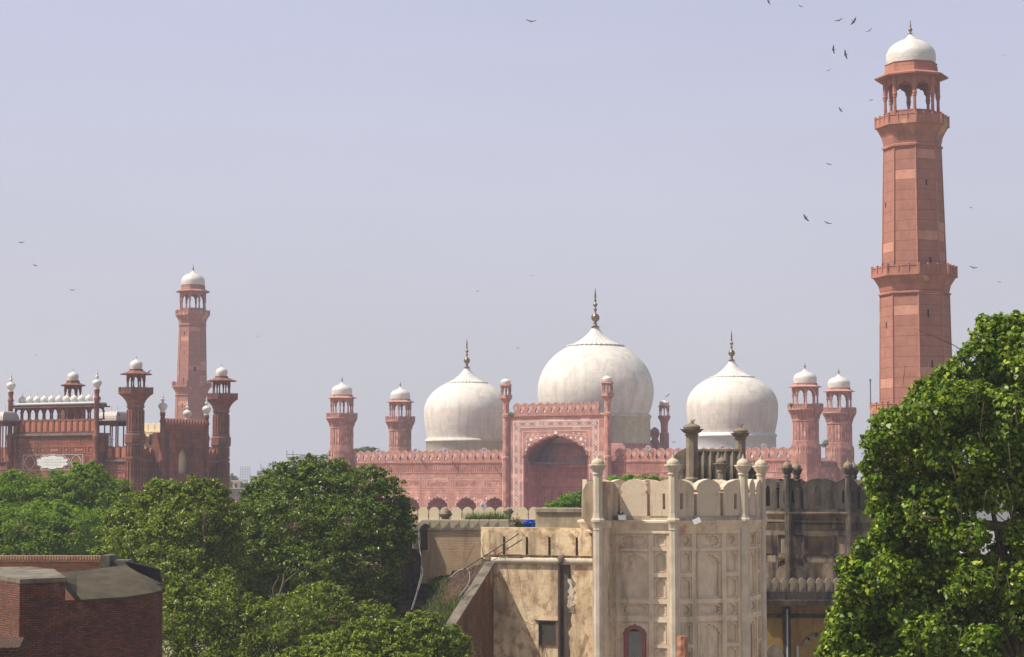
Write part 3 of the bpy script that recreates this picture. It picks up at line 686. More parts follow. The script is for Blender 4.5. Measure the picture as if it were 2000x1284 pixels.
# corner turrets
YT = 309.0
def turret_spec():
    z = lambda py: P(1573, py, YT).z; kk = YT / FPX
    return dict(id='hallturret', n=8, shaft=[[(2.3, HB), (2.3, z(884)), (2.22, z(880)), (2.22, z(868))], [(2.05, z(868)), (2.08, z(862)), (1.98, z(860)), (1.98, z(822))], [(2.05, z(803)), (2.05, z(794))]],
        pilasters=[(z(860), z(826) - z(860), 1.98, 3), (z(905), z(872) - z(905), 2.24, 4)], leaves=True,
        balc=[(2.72, z(790), z(800), 2.0, z(824))], panels=5, kiosk=(1.92, z(793), z(758.5)), eave=(2.55, z(757), z(750), 1.9, z(753.5)), rc=.15,
        dome=(1.75, 1.80, z(741.5), .62, z(728), z(720.5), z(709)), fr=.16)
TS = turret_spec()
for (tx, ty, dz) in ((-XW, 0, 0), (XW, 0, 0), (-XW + .5, 19, 0), (XW, 16.5, 0)):
    tower(hall, 'turret', tx, ty, TS, (M_HALL, M_HALL, M_SMARB), 2)
YF = 321.5
def slim_spec(idn, top):
    z = lambda py: P(1199, py, YF).z; dz = top
    return dict(id=idn, n=8, shaft=[[(.62, HB), (.62, z(898) ), (.70, z(896)), (.70, z(892)), (.55, z(890)), (.55, z(813)), (.64, z(812)), (.64, z(807)), (.5, z(805)), (.5, z(786))]],
        balc=[(1.02, z(767), z(773), .52, z(789))], panels=2, kiosk=(.80, z(771), z(749.5)), eave=(1.12, z(748.5), z(745.5), .84, z(747)), rc=.1,
        dome=(.80, .86, z(741), .25, z(735.5), z(733.5), z(727)), fr=.06, fmat=M_HALL)
SL = slim_spec('slim', 0)
for tx in (-9.15, 9.35): tower(hall, 'portal_turret', tx, YI - .1, SL, (M_HALL, M_HALL, M_SMARB), 2)
YR = 343.0
def rear_spec():
    z = lambda py: P(1296, py, YR).z
    return dict(id='rear', n=8, shaft=[[(.8, HB), (.8, z(846)), (.6, z(845)), (.6, z(830))]],
        balc=[(1.05, z(812), z(816), .62, z(832))], panels=2, kiosk=(.80, z(814), z(795)), eave=(1.12, z(793.5), z(791), .84, z(792)), rc=.09,
        dome=(.80, .84, z(787.5), .25, z(783), z(781), z(777)), fr=.06, fmat=M_HALL)
RS = rear_spec()
for tx in (-8.2, 8.75): tower(hall, 'rear_turret', tx, 23, RS, (M_IWAN, M_IWAN, M_SMARB), 2)
# marble domes
def big_dome(x, rw, py, Yd, rd, zdr_b, zdr_t, mdrum):
    """py: (collar bottom, collar top, finial top, widest, drum top)"""
    z = lambda q: ZP(q, Yd)
    zt_, zc_, zf_, zw_, zd_ = [z(q) for q in py]
    m = M(); m.lathe([(rd * .97, zd_ - .05)] + dome_prof(rd * .97, zd_, rw, zw_, rw * .44, zt_, 22), 96, 0, True)
    d = m.build('dome', M_MARBLE, hall, loc=(x, 12.9, 0)); m = M(); m.lathe(collar_prof(rw * .44, zt_ - .05, rw * .055, zc_, 14), 192, 0, True, lambda a, zz: 1 + .085 * abs(math.sin(a * 18)) ** .6 * min(1, max(.15, (zc_ - zz) / (zc_ - zt_) * 1.3)))
    m.build('lotus_collar', M_SMARB, d)
    m = M(); m.lathe([(rw * .45, zt_ - .22), (rw * .475, zt_ - .02), (rw * .45, zt_ + .02)], 144, 0, True, lambda a, zz: 1 + .035 * math.sin(a * 36)); m.build('collar_rim', M_GREYB, d)
    m = M(); finial_mesh(m, zc_ - .05, zf_, rw * .075); m.build('finial', M_BRASS, d)
    m = M(); m.lathe([(rd, z(zdr_b)), (rd, zd_ - .7), (rd * 1.012, zd_ - .65), (rd * 1.03, zd_ - .35), (rd * 1.012, zd_ - .3), (rd * 1.012, zd_ - .1), (rd * .97, zd_)], 96, 0, True); m.build('drum', mdrum, d)
    m = M(); m.lathe([(rd * 1.03, z(zdr_b) - 4), (rd * 1.03, z(zdr_b)), (rd * .9, z(zdr_b) + .05)], 64, 0, True); m.build('drum_base', mdrum if mdrum is M_DRUMW else M_IWAN, d)
big_dome(.45, 9.85, (676, 639, 562, 765, 810), 338.2, 9.25, 868, 0, M_DRUM)
big_dome(-24.5, 7.5, (748, 718, 661, 805, 857), 349.5, 7.15, 900, 0, M_DRUM)
big_dome(25.15, 7.5, (737, 704, 645, 795, 847), 326.6, 7.1, 890, 0, M_DRUMW)
# plants rooted on the masonry and the wall round the court come later

# ---------------------------------------------------------------- the gatehouse
GY0 = 228.7; GO = P(117, 900, GY0); GO.z = 0; GB = -16.0
gate = thing('gatehouse', 'dark red sandstone gatehouse with row of tiny white domes and corner turrets', 'gatehouse', (GO.x, GO.y, GB), ANG, off=(0, 0, GB))
g = lambda py, px=103, Y=GY0: P(px, py, Y).z
PW = 6.3                                      # half width of the raised middle
m = M(); m.box(-PW, PW, -1.2, .9, GB, g(851)); m.build('portal_block', M_GATE, gate)
m = M(); m.box(-PW - .25, PW + .25, -1.5, -1.2, g(851) - .05, g(851) + .22); m.box(-PW - .25, -PW, -1.2, .9, g(851) - .05, g(851) + .22); m.box(PW, PW + .25, -1.2, .9, g(851) - .05, g(851) + .22); m.build('portal_cornice', M_GTRIM, gate)
def fort_outline(p, h, z0):
    q = [(-.44, 0), (-.44, .60), (-.38, .66), (-.46, .72), (-.45, .78), (-.38, .88), (-.2, .96), (0, 1.0)]
    q = q + [(-x, z) for x, z in q[::-1][1:]]; return [(x * p, z0 + z * h) for x, z in q[::-1]]
def pointed_outline(p, h, z0):
    q = [(-.44, 0), (-.44, .5), (-.38, .66), (-.22, .84), (0, 1.0)]
    q = q + [(-x, z) for x, z in q[::-1][1:]]; return [(x * p, z0 + z * h) for x, z in q[::-1]]
hM = g(824) - g(849)
ME_G = merlon_mesh('merlon', .9, hM, .35, M_GATE, fort_outline)
mi = M(); mi.plate([(x * .62, .12 + z * .8) for x, z in fort_outline(.9, hM, 0)], (), -.05, 0); ME_GI = mi.mesh('merlon_panel', masonry('rubbed_red_sandstone', (.42, .155, .09), (.36, .13, .075), None, bw=0, var=.5, stain=(.12, .06, .04), stain_amt=.6))
merlon_row(gate, 'portal_parapet', -PW + .2, PW - .2, -1.1, g(850) + .1, .9, ME_G, mat=M_GATE, edge=ME_GI)
# arcaded screen with its row of little domes
m = M(); zA, zB = g(823), g(797); n = 11; p = (2 * PW - .5) / n
m.box(-PW + .1, PW - .1, -1.0, -.2, zA, zA + .18)
for r_ in range(n):
    x = -PW + .25 + p * (r_ + .5)
    ol = [(p / 2, zB), (-p / 2, zB), (-p / 2, zA + .9)] + [(q[0], q[1]) for q in arch_half(p - .26, zA + 1.0, zB - .15, lobes=2, depth=.12)[::-1]] + [(p / 2, zA + .9)]
    for yy in (-.9, .1): m.at(x, yy, 0); m.plate(ol, (), 0, .2)
m.at(); m.build('screen_arcade', M_GATE, gate)
cm = M(); cm.lathe([(.15, 0), (.15, .15), (.1, .22), (.085, .8), (.14, .9), (.14, 1.05)], 8, 0, False); ME_C = cm.mesh('column', M_GATE)
for r_ in range(n + 1):
    for yy in (-.8, .2): place_mesh('column', ME_C, gate, (-PW + .25 + p * r_, yy, zA + .1 - GB))
m = M(); m.box(-PW - .1, PW + .1, -1.4, .9, zB, zB + .14); m.box(-PW + .1, PW - .1, -1.1, .6, zB + .14, zB + .34); m.build('screen_eave', M_GATE, gate)
m = M(); m.tube([(-PW + .1, -1.2, zB + .42), (PW - .1, -1.2, zB + .42)], .17, 8); m.box(-PW + .15, PW - .15, -1.05, .6, zB + .34, zB + .5); m.build('roof_edge_pipe', M_GREYP, gate)
sm = M(); sm.lathe([(.30, 0), (.32, .12)] + dome_prof(.34, .14, .47, .46, .15, .86, 8) + [(.06, 1.0), (.04, 1.08), (.08, 1.14), (.03, 1.2), (.01, 1.55)], 20); ME_SD = sm.mesh('small_dome', M_SMARB)
for r_ in range(11): place_mesh('small_dome', ME_SD, gate, (-PW + .85 + (2 * PW - 1.7) * r_ / 10, -.3, zB + .48 - GB))
# engaged corner shafts with lotus bulbs
def bulb_mesh(h=1.0):
    m = M(); m.lathe([(.26, -.55), (.33, -.4), (.24, -.3), (.36, -.15), (.46, .1)], 16, 0, True); m.lathe([(.38, .0)] + dome_prof(.42, .02, .50, .28, .14, .64, 8) + [(.09, .72), (.10, .78), (.2, .9), (.21, 1.0), (.09, 1.12), (.06, 1.2), (.13, 1.3), (.05, 1.4), (.01, 1.95)], 24, 0, True, lambda a, z: 1 + .05 * abs(math.sin(a * 6)))
    return m
ME_BULB = bulb_mesh().mesh('lotus_bulb', M_SMARB)
def shaft(x, y, ztop, r=.35, zbot=GB):
    m = M(); m.lathe([(r, zbot), (r, g(905)), (r * 1.2, g(905) + .1), (r * 1.25, g(905) + .3), (r, g(905) + .45), (r, g(860)), (r * 1.25, g(860) + .2), (r * 1.15, g(860) + .45), (r * .8, g(860) + .8), (r * .8, ztop - 1.2), (r * 1.05, ztop - 1.1), (r * 1.05, ztop - .95), (r * .75, ztop - .8), (r * .75, ztop - .45), (r * .9, ztop - .35), (r * .9, ztop)], 12, 0, True)
    s_ = m.build('corner_shaft', M_GATE, gate, loc=(x, y, 0)); place_mesh('lotus_bulb', ME_BULB, s_, (0, 0, ztop + .45))
shaft(-PW, -1.35, g(764)); shaft(PW, -1.35, g(764))
# panels and inscription
GS = Matrix.Diagonal((1.17, 1, 1, 1)); m = M(); m.T = GS.copy(); y0 = -1.2
def ring(pts, w=.08, d=.06): m.ribbon(pts, w, y0 - d, y0, True)
x = -4.9
for w_, kind in ((.75, 0), (1.5, 1), (.75, 0), (1.5, 1), (.75, 0), (1.5, 1), (.75, 0)):
    x += .2; ring(rect(x, x + w_, g(886), g(874)), .06); cz = (g(886) + g(874)) / 2
    if kind:
        for q in (.28, .5, .72): m.plate(star(x + w_ * q, cz, .2, 6, .75), (), y0 - .05, y0)
    else: m.plate(star(x + w_ / 2, cz, .2, 4, .5), (), y0 - .05, y0)
    x += w_ + .18
for i in range(26): xx = -5.0 + i * .4; m.ribbon([(xx - .12, g(866)), (xx - .12, g(859)), (xx, g(857)), (xx + .12, g(859)), (xx + .12, g(866))], .06, y0 - .05, y0)
for sx in (-1, 1):
    ring(rect(sx * 4.35 - .45, sx * 4.35 + .45, g(935), g(892)), .07); ring(arch_hole(sx * 4.35, g(935), .7, g(902), g(896), lobes=2, seg=2), .05)
    ring(arch_hole(sx * 4.35, g(975), .7, g(952), g(943), lobes=2, seg=2), .05)
for q in range(5): ring(rect(-4 + q * 1.7, -2.6 + q * 1.7, g(948), g(930)), .06)
m.build('carved_panels', ME_GI.materials[0], gate)
m = M(); m.T = GS.copy(); m.ribbon(rect(-3.72, 3.72, g(918.5), g(889)), .04, y0 - .05, y0, True); cz = g(903.5)
m.plate(cartouche(0, cz, 4.0, 1.55, 10, .16, 2.2), (), y0 - .12, y0 - .02)
m.ribbon(cartouche(0, cz, 4.35, 1.85, 10, .16, 2.2), .035, y0 - .05, y0, True)
for sx in (-1, 1): m.ribbon([(sx * 2.9 + .6 * math.cos(t * .314) * (1 + .08 * math.cos(t * 1.256)), cz + .75 * math.sin(t * .314)) for t in range(20)], .04, y0 - .05, y0, True); m.ribbon([(sx * 2.0, cz), (sx * 2.3, cz)], .05, y0 - .05, y0)
pan = m.build('inscription_panel', plain('white_marble_panel', (.60, .59, .56), .6, 0, .12, 5), gate)
m = M(); m.T = GS.copy(); rr = random.Random(11)                # carved script on the marble: dense calligraphic strokes
for line in (-.3, 0, .3):
    x = -1.45 if line == 0 else -1.0
    while x < (1.45 if line == 0 else 1.0):
        w = rr.uniform(.1, .22); m.ribbon([(x, cz + line + rr.uniform(-.05, .1)), (x + w * .4, cz + line - .06), (x + w, cz + line + rr.uniform(-.02, .04)), (x + w, cz + line + rr.uniform(.02, .15))], .022, y0 - .135, y0 - .12)
        x += w + rr.uniform(.03, .09)
m.build('inscription', plain('grey_script', (.50, .48, .45), .7), pan)
for sx in (-1, 1):
    m = M(); m.lathe([(.15, 0), (.12, .05), (.02, .09)], 8, 0, True); mm = m.mesh('rosette', M_GATE); o = place_mesh('rosette', mm, pan, (sx * 3.39, y0 - .0, cz - GB)); o.rotation_euler = (R(90), 0, 0)
# side wings of the front, flanks and turrets
FX = 10.6; zW = g(902.5, 230)
m = M()
m.box(-FX, -PW, 0, 4, GB, zW); m.box(PW, FX, 0, 4, GB, zW)
m.box(-FX, FX, 4, 15.5, GB, zW - .3); m.box(FX - .6, FX, 4, 16, GB, zW)
m.build('walls', M_GATE, gate)
m = M()
for a, b in ((-FX - 2, -PW - .0), (PW, FX)):
    m.box(a, b, -.22, .1, zW, zW + .2); m.box(a, b, -.08, 0, zW - .9, zW - .8); m.build('string_course', M_GTRIM, gate); m = M()
m.box(FX, FX + .22, .2, 16, zW, zW + .2)
m.build('string_course', M_GTRIM, gate)
m = M()
for i in range(11): xx = PW + .5 + i * .4; m.ribbon([(xx - .12, zW - 1.0), (xx - .12, zW - .5), (xx, zW - .35), (xx + .12, zW - .5), (xx + .12, zW - 1.0)], .06, -.05, 0)
m.ribbon(rect(PW + .6, FX - 1.6, g(938), g(922)), .07, -.05, 0, True)
for i in range(4): m.plate(star(PW + 1.1 + i * .62, g(930), .24, 6, .7), (), -.05, 0)
m.ribbon(rect(-FX, -PW - .6, g(938), g(922)), .07, -.05, 0, True); m.build('carved_frieze', ME_GI.materials[0], gate)
merlon_row(gate, 'wing_parapet', PW + .4, FX - .9, .0, zW + .2, .95, ME_G, mat=M_GATE, edge=ME_GI)
merlon_row(gate, 'wing_parapet', -FX - 1, -PW - .4, .0, zW + .2, .95, ME_G, mat=M_GATE, edge=ME_GI)
ME_GP = merlon_mesh('merlon', .72, 1.25, .3, M_GATE, pointed_outline)
merlon_row(gate, 'flank_parapet', FX, FX + 5.6, .8, zW + .2, .72, ME_GP, rz=math.pi / 2, mat=M_GATE)
merlon_row(gate, 'flank_parapet', FX, FX + 2.2, 13.4, zW + .2, .72, ME_GP, rz=math.pi / 2, mat=M_GATE)
def gate_turret(idn, px, Y, dz):
    z = lambda py: P(px, py + dz, Y).z
    return dict(id=idn, n=8, shaft=[[(1.02, GB), (1.02, z(898)), (1.12, z(897)), (1.12, z(893)), (.98, z(892)), (.98, z(870)), (1.22, z(865)), (1.22, z(850)), (1.0, z(845)), (.93, z(843)), (.93, z(797))], [(1.0, z(772)), (1.0, z(762))]],
        pilasters=[(z(842), z(802) - z(842), .95, 2), (z(890), z(871) - z(890), 1.0, 2), (z(990), z(901) - z(990), 1.04, 2)],
        balc=[(1.98, z(757), z(768), .98, z(797))], panels=4, kiosk=(1.02, z(760), z(733)), eave=(1.85, z(731.5), z(722), .82, z(728)), rc=.085,
        dome=(.60, .70, z(713), .22, z(704.5), z(701), z(693)), fr=.05)
GT = gate_turret('gt', 262, 224.5, 0)
tower(gate, 'turret', FX - .1, 0.3, GT, (M_GATE, M_GATE, M_SMARB), 2)
tower(gate, 'turret', -FX - 1.4, 0.3, GT, (M_GATE, M_GATE, M_SMARB), 2)
tower(gate, 'turret', FX - .1, 16.6, GT, (M_GATE, M_GATE, M_SMARB), 2)
# grey weather bands round the turrets
for ty in (.3, 16.6):
    m = M(); z = lambda py: P(262, py, 224.5).z
    m.lathe([(1.0, z(870)), (1.08, z(865)), (1.14, z(857)), (1.1, z(850)), (1.0, z(846))], 64, math.pi / 8, False, lambda a, q: (.96 if abs(math.sin(a * 16)) > .5 else .99) / max(.92, math.cos(((a - math.pi / 8) % (math.pi / 4)) - math.pi / 8))); m.build('weathered_band', M_GTRIM, gate, loc=(FX - .1, ty, 0)); m = M(); m.lathe([(1.05, z(796.5)), (1.05, z(793))], 8, math.pi / 8, False); m.build('grey_string', M_GTRIM, gate, loc=(FX - .1, ty, 0)); m = M(); m.lathe([(1.12, z(845)), (1.12, z(842.5))], 8, math.pi / 8, False)
    m.build('grey_string', M_GTRIM, gate, loc=(FX - .1, ty, 0))
# the north side block with its arched window right through
gx = FX + 1.3; za, zb = P(362, 848, 231).z, P(362, 822, 231).z
def bsol(px):                                  # distance along the flank that projects to px
    lo, hi = -5.0, 30.0
    for _ in range(50):
        b_ = (lo + hi) / 2; q_ = GO + U * gx + W * b_
        if 1000 + FPX * q_.x / q_.y < px: lo = b_
        else: hi = b_
    return b_
bl0, bl1 = bsol(318), bsol(404); bc = (bl1 - bl0) / 2
m = M().at(gx, bl0, 0, math.pi / 2)
wz0, wz1, wz2 = P(362, 927, 231).z, P(362, 893, 231).z, P(362, 877, 231).z
hole = [(bc - 1.1, wz0), (bc + 1.1, wz0)] + [(bc + x_ * 1.46, z_2) for x_, z_2 in arch_half(1.5, wz1, wz2, lobes=1, depth=.0, point=.5)]
m.plate(rect(0, bl1 - bl0, GB, za), [hole], 0, .3, back=True)
m.at(); m.box(FX - .1, gx - .3, bl0, bl0 + .5, GB, za); m.box(FX - .1, gx - .3, bl1 - .5, bl1, GB, za); m.box(FX - .1, gx - .3, bl0 + .5, bl1 - .5, za - .4, za)
m.build('side_block', M_GATE, gate)
m = M().at(gx - .95, bl0, 0, math.pi / 2); m.box(bc - 1.9, bc + 1.9, 0, .1, wz0 - .3, wz2 + .6); m.box(bc - 1.9, bc - 1.8, -.6, 0, wz0 - .3, wz2 + .6); m.at(); m.build('window_reveal', M_CREAM, gate)
m = M().at(gx, bl0, 0, math.pi / 2); m.box(bc - 1.1, bc + 1.1, .1, .2, wz0, wz0 + .12); m.at(); m.build('window_sill', M_GTRIM, gate)
m = M().at(gx, bl0, 0, math.pi / 2); m.box(-.1, bl1 - bl0 + .1, -.16, 0, za - .05, za + .18)
for (a, b) in ((.5, bc - 1.6), (bc + 1.6, 2 * bc - .5)):
    m.ribbon(rect(a, b, P(362, 882, 231).z, P(362, 868, 231).z), .06, -.05, 0, True); m.ribbon(rect(a, a + .55, P(362, 925, 231).z, P(362, 886, 231).z), .06, -.05, 0, True); m.ribbon(rect(b - .55, b, P(362, 925, 231).z, P(362, 886, 231).z), .06, -.05, 0, True)
    m.ribbon(rect(a, b, P(362, 942, 231).z, P(362, 931, 231).z), .06, -.05, 0, True)
m.ribbon(rect(bc - 1.4, bc + 1.4, P(362, 980, 231).z, P(362, 872, 231).z), .07, -.05, 0, True)
m.at(); m.build('side_block_mouldings', M_GATE, gate)
ME_GQ = merlon_mesh('merlon', .56, zb - za - .1, .3, M_GATE, pointed_outline)
merlon_row(gate, 'side_block_parapet', gx, gx + bl1 - bl0 - .4, bl0 + .2, za + .15, .56, ME_GQ, rz=math.pi / 2, mat=M_GATE)
shaft(gx, bl0, P(317, 808, 230).z, .34); shaft(gx - .02, bl1, P(403, 812, 235).z, .34)
d_ = P(366, 808, 234) - GO; place_mesh('lotus_bulb', ME_BULB, gate, (d_.dot(U), d_.dot(W), P(366, 812, 234).z - GB))
# cream upper storey of the far side, seen between the turrets and through the window
m = M(); zc = P(300, 830, 236).z
def xsol(px, b_):
    lo, hi = -10.0, 20.0
    for _ in range(50):
        a_ = (lo + hi) / 2; q_ = GO + U * a_ + W * b_
        if 1000 + FPX * q_.x / q_.y < px: lo = a_
        else: hi = a_
    return a_
cx0, cx1 = xsol(277, 12), xsol(316, 12)
m.box(cx0, cx1, 12, 12.4, zW, P(300, 842, 236).z)
m.box(cx0 + .3, cx0 + 1.1, 11.2, 12, P(300, 862, 236).z, P(300, 852, 236).z)
m.build('rear_wall', M_WALL, gate)
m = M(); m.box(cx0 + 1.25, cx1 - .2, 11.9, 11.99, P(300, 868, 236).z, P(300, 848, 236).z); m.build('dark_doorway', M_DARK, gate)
ME_CR = merlon_mesh('merlon', .85, .85, .3, M_CREAM, fort_outline)
merlon_row(gate, 'rear_parapet', cx0, cx1, 12, P(300, 842, 236).z, .85, ME_CR, mat=M_CREAM)
# small pavilion with a curved white roof behind each wing
def pavilion(xc, yc):
    m = M(); z0, z1, z2 = zW, g(824, 220), g(803, 220); w = 1.25
    for sx in (-1, -.33, .33, 1):
        for yy in (-1, 1): m.lathe([(.12, z0), (.12, z0 + .3), (.08, z0 + .4), (.08, z1)], 8, 0, False, cx=xc + sx * w, cy=yc + yy * 1.2)
    m.box(xc - w - .2, xc + w + .2, yc - 1.4, yc - 1.2, z1 - .45, z1); m.box(xc - w - .2, xc + w + .2, yc + 1.2, yc + 1.4, z1 - .45, z1)
    m.box(xc - w - .55, xc + w + .55, yc - 1.8, yc + 1.8, z1, z1 + .1)
    pv = m.build('roof_pavilion', M_GATE, gate)
    m = M(); rows = []
    for i in range(7):
        t = i / 6; k_ = math.cos(t * math.pi / 2) ** .5 if t < 1 else 0; zz = z1 + .1 + (z2 - z1 - .1) * math.sin(t * math.pi / 2)
        a, b = (w + .15) * (.45 + .55 * k_), 1.4 * k_; rows.append([(xc - a, yc - b, zz), (xc + a, yc - b, zz), (xc + a, yc + b, zz), (xc - a, yc + b, zz)])
    m.grid(rows, True, False); 
    for sx in (-.45, .45): m.lathe([(.1, z2 - .05), (.03, z2 + .15), (.06, z2 + .3), (.01, z2 + .7)], 8, cx=xc + sx, cy=yc)
    m.build('pavilion_roof', M_SMARB, pv)
for px_ in (222, 2):
    d_ = P(px_, 900, 229.5) - GO; pavilion(d_.dot(U), d_.dot(W))
# square pavilion with a dome on the roof behind the screen
GK = dict(id='gk', n=8, shaft=[[(1.6, g(830, 140, 236)), (1.6, g(783, 140, 236))]], balc=[(1.55, g(776, 140, 236), g(783, 140, 236), 1.35, g(792, 140, 236))], panels=3,
          kiosk=(1.0, g(780, 140, 236), g(755, 140, 236)), eave=(1.55, g(752, 140, 236), g(743, 140, 236), .82, g(749, 140, 236)), rc=.085,
          dome=(.58, .66, g(735, 140, 236), .22, g(727, 140, 236), g(724, 140, 236), g(716, 140, 236)), fr=.05)
gs, gt_ = (P(140, 900, 237) - GO).dot(U), (P(140, 900, 237) - GO).dot(W)
tower(gate, 'roof_kiosk', gs, gt_, GK, (M_GATE, M_GATE, M_SMARB), 2)
# ================================================================ fort walls in the foreground
def wz(py, Y): return ZP(py, Y)
def lotus_pillar(m, x, y, z0, z1, r, zt, finial=True):
    """octagonal shaft z0..z1 then moulding, lotus cup, bulb (top zt)"""
    H = zt - z1
    m.lathe([(r * 1.0, z0), (r, z1)], 8, R(10), False, cx=x, cy=y)
    m.lathe([(r * 1.02, z1 - .02), (r * 1.18, z1 + .03 * H), (r * 1.18, z1 + .07 * H), (r * .95, z1 + .10 * H), (r * 1.0, z1 + .12 * H), (r * 1.45, z1 + .26 * H), (r * 1.66, z1 + .38 * H), (r * 1.95, z1 + .45 * H), (r * 1.85, z1 + .47 * H), (r * 1.3, z1 + .46 * H)],
            32, 0, True, lambda a, z: 1 + (.09 * (abs(math.cos(a * 4)) - .5) if z > z1 + .15 * H else 0), cx=x, cy=y)
def lotus_bulb(m, x, y, z1, r, zt):
    H = zt - z1
    pr = [(r * 1.3, z1 + .44 * H), (r * 1.42, z1 + .50 * H), (r * 1.42, z1 + .56 * H), (r * 1.28, z1 + .63 * H), (r * 1.0, z1 + .69 * H), (r * .62, z1 + .74 * H), (r * .36, z1 + .77 * H), (r * .42, z1 + .80 * H), (r * .16, z1 + .83 * H), (r * .24, z1 + .87 * H), (r * .09, z1 + .91 * H), (.012, zt)]
    m.lathe(pr, 24, 0, True, lambda a, z: 1 + (.05 * abs(math.cos(a * 4)) if z > z1 + .7 * H else 0), cx=x, cy=y)
def pillar_part(parent, x, y, z0, z1, r, zt, mat, name='corner_pillar'):
    m = M(); lotus_pillar(m, 0, 0, z0, z1, r, zt); p_ = m.build(name, mat, parent, loc=(x, y, 0))
    m = M(); lotus_bulb(m, 0, 0, z1, r, zt); m.build('lotus_finial', M_PILLAR if mat is not M_PLASTL else M_LOTUS, p_); return p_
M_LOTUS = masonry('pale_grey_stone_bulb', (.50, .44, .32), (.40, .35, .25), None, bw=0, var=.3, stain=(.2, .17, .12), stain_amt=.5, sscale=1.5, rough=.9, bump=.2)

def octo(cx, cy, Rr, phi0, zg, zcor, ztop, parent, mats, panels, npan_rows, merl_full, thick=.45, skip_left=False, dark=False):
    mw, mp, mm = mats
    view = math.atan2(cx, cy)                  # turn of the viewing ray
    ang = [phi0 - view + k * math.pi / 4 for k in range(8)]
    cor = [(cx + Rr * math.sin(a), cy - Rr * math.cos(a)) for a in ang]
    wf = 2 * Rr * math.sin(math.pi / 8); ap = Rr * math.cos(math.pi / 8)
    core = M(); L1 = M(); L2 = M(); mer = []
    core.prism([(cx + (Rr - .17) * math.sin(a), cy - (Rr - .17) * math.cos(a)) for a in ang], zg, zcor - .15)
    cor_m = M()
    cor_m.lathe([((Rr - .02), zcor - .62), (Rr + .05, zcor - .58), (Rr + .05, zcor - .5), (Rr + .02, zcor - .45), (Rr + .10, zcor - .3), (Rr + .2, zcor - .12), (Rr + .2, zcor - .04), (Rr + .05, zcor)], 8, ang[0], False, cx=cx, cy=cy)
    for k in range(8):
        am = ang[k] + math.pi / 8; ox, oy = cx + ap * math.sin(am), cy - ap * math.cos(am)
        vis = math.cos(am + view) > -.3
        T = (ox, oy, 0, am)
        if skip_left and k in (6, 7): mer.append((T, k)); continue
        L1.at(*T); L2.at(*T)
        if vis:
            frames, arch = panels(wf)
            L1.plate(rect(-wf / 2, wf / 2, zg, zcor - .5), [rect(*f) for f in frames], 0.0, .07, back=False)
            L2.plate(rect(-wf / 2 + .02, wf / 2 - .02, zg, zcor - .5), arch, .065, .16, back=False)
            for f in frames: L2.ribbon(rect(f[0] + .07, f[1] - .07, f[2] + .06, f[3] - .06), .022, .045, .065, True)
        else: L1.plate(rect(-wf / 2, wf / 2, zg, zcor - .5), (), 0, .1, back=False)
        mer.append((T, k))
    core.build('inner_wall', mp, parent); L1.at(); L2.at()
    L1.build('panelled_wall', mw, parent); L2.build('niche_layer', mp, parent); cor_m.build('cornice', mw, parent)
    hm = ztop - zcor; full = merl_full
    m = M(); m.plate(fort_outline(full, hm, 0)[::-1], [arch_hole(0, hm * .12, .36, hm * .6, hm * .78, lobes=1, depth=0, point=.3)] if dark else (), 0, thick); me_full = m.mesh('merlon', mm)
    hw = (wf - full) / 2
    def half(mirror):
        q = [(0, 0), (hw * .94, 0), (hw * .94, hm * .62), (hw * .88, hm * .67), (hw * .95, hm * .72), (hw * .9, hm * .80), (hw * .72, hm * .9), (hw * .35, hm * .98), (0, hm)]
        q = [((-x if mirror else x), z) for x, z in q]; sl = rect(.30 * hw, .44 * hw, hm * .22, hm * .62)
        if mirror: sl = [(-x, z) for x, z in sl]
        m = M(); m.plate(q, [sl], 0, thick); return m.mesh('merlon', mm)
    hl, hr = half(False), half(True)
    pm = M()
    for T, k in mer: pm.at(*T); pm.box(-wf / 2, wf / 2, .0, thick, zcor - .03, zcor + .18)
    pm.at(); par = pm.build('battlement', mm, parent); po = OFF[par.name]
    for T, k in mer:
        am = T[3]
        if skip_left and k in (6, 7): continue
        if False:
            tx, ty = math.cos(am), math.sin(am)
            o = place_mesh('merlon', hr, par, Vector((T[0] + tx * wf / 2, T[1] + ty * wf / 2, zcor + .1)) - po, am); continue
        tx, ty = math.cos(am), math.sin(am)
        place_mesh('merlon', me_full, par, Vector((T[0], T[1], zcor + .1)) - po, am)
        place_mesh('merlon', hl, par, Vector((T[0] - tx * wf / 2, T[1] - ty * wf / 2, zcor + .1)) - po, am)
        place_mesh('merlon', hr, par, Vector((T[0] + tx * wf / 2, T[1] + ty * wf / 2, zcor + .1)) - po, am)
    return cor, ang
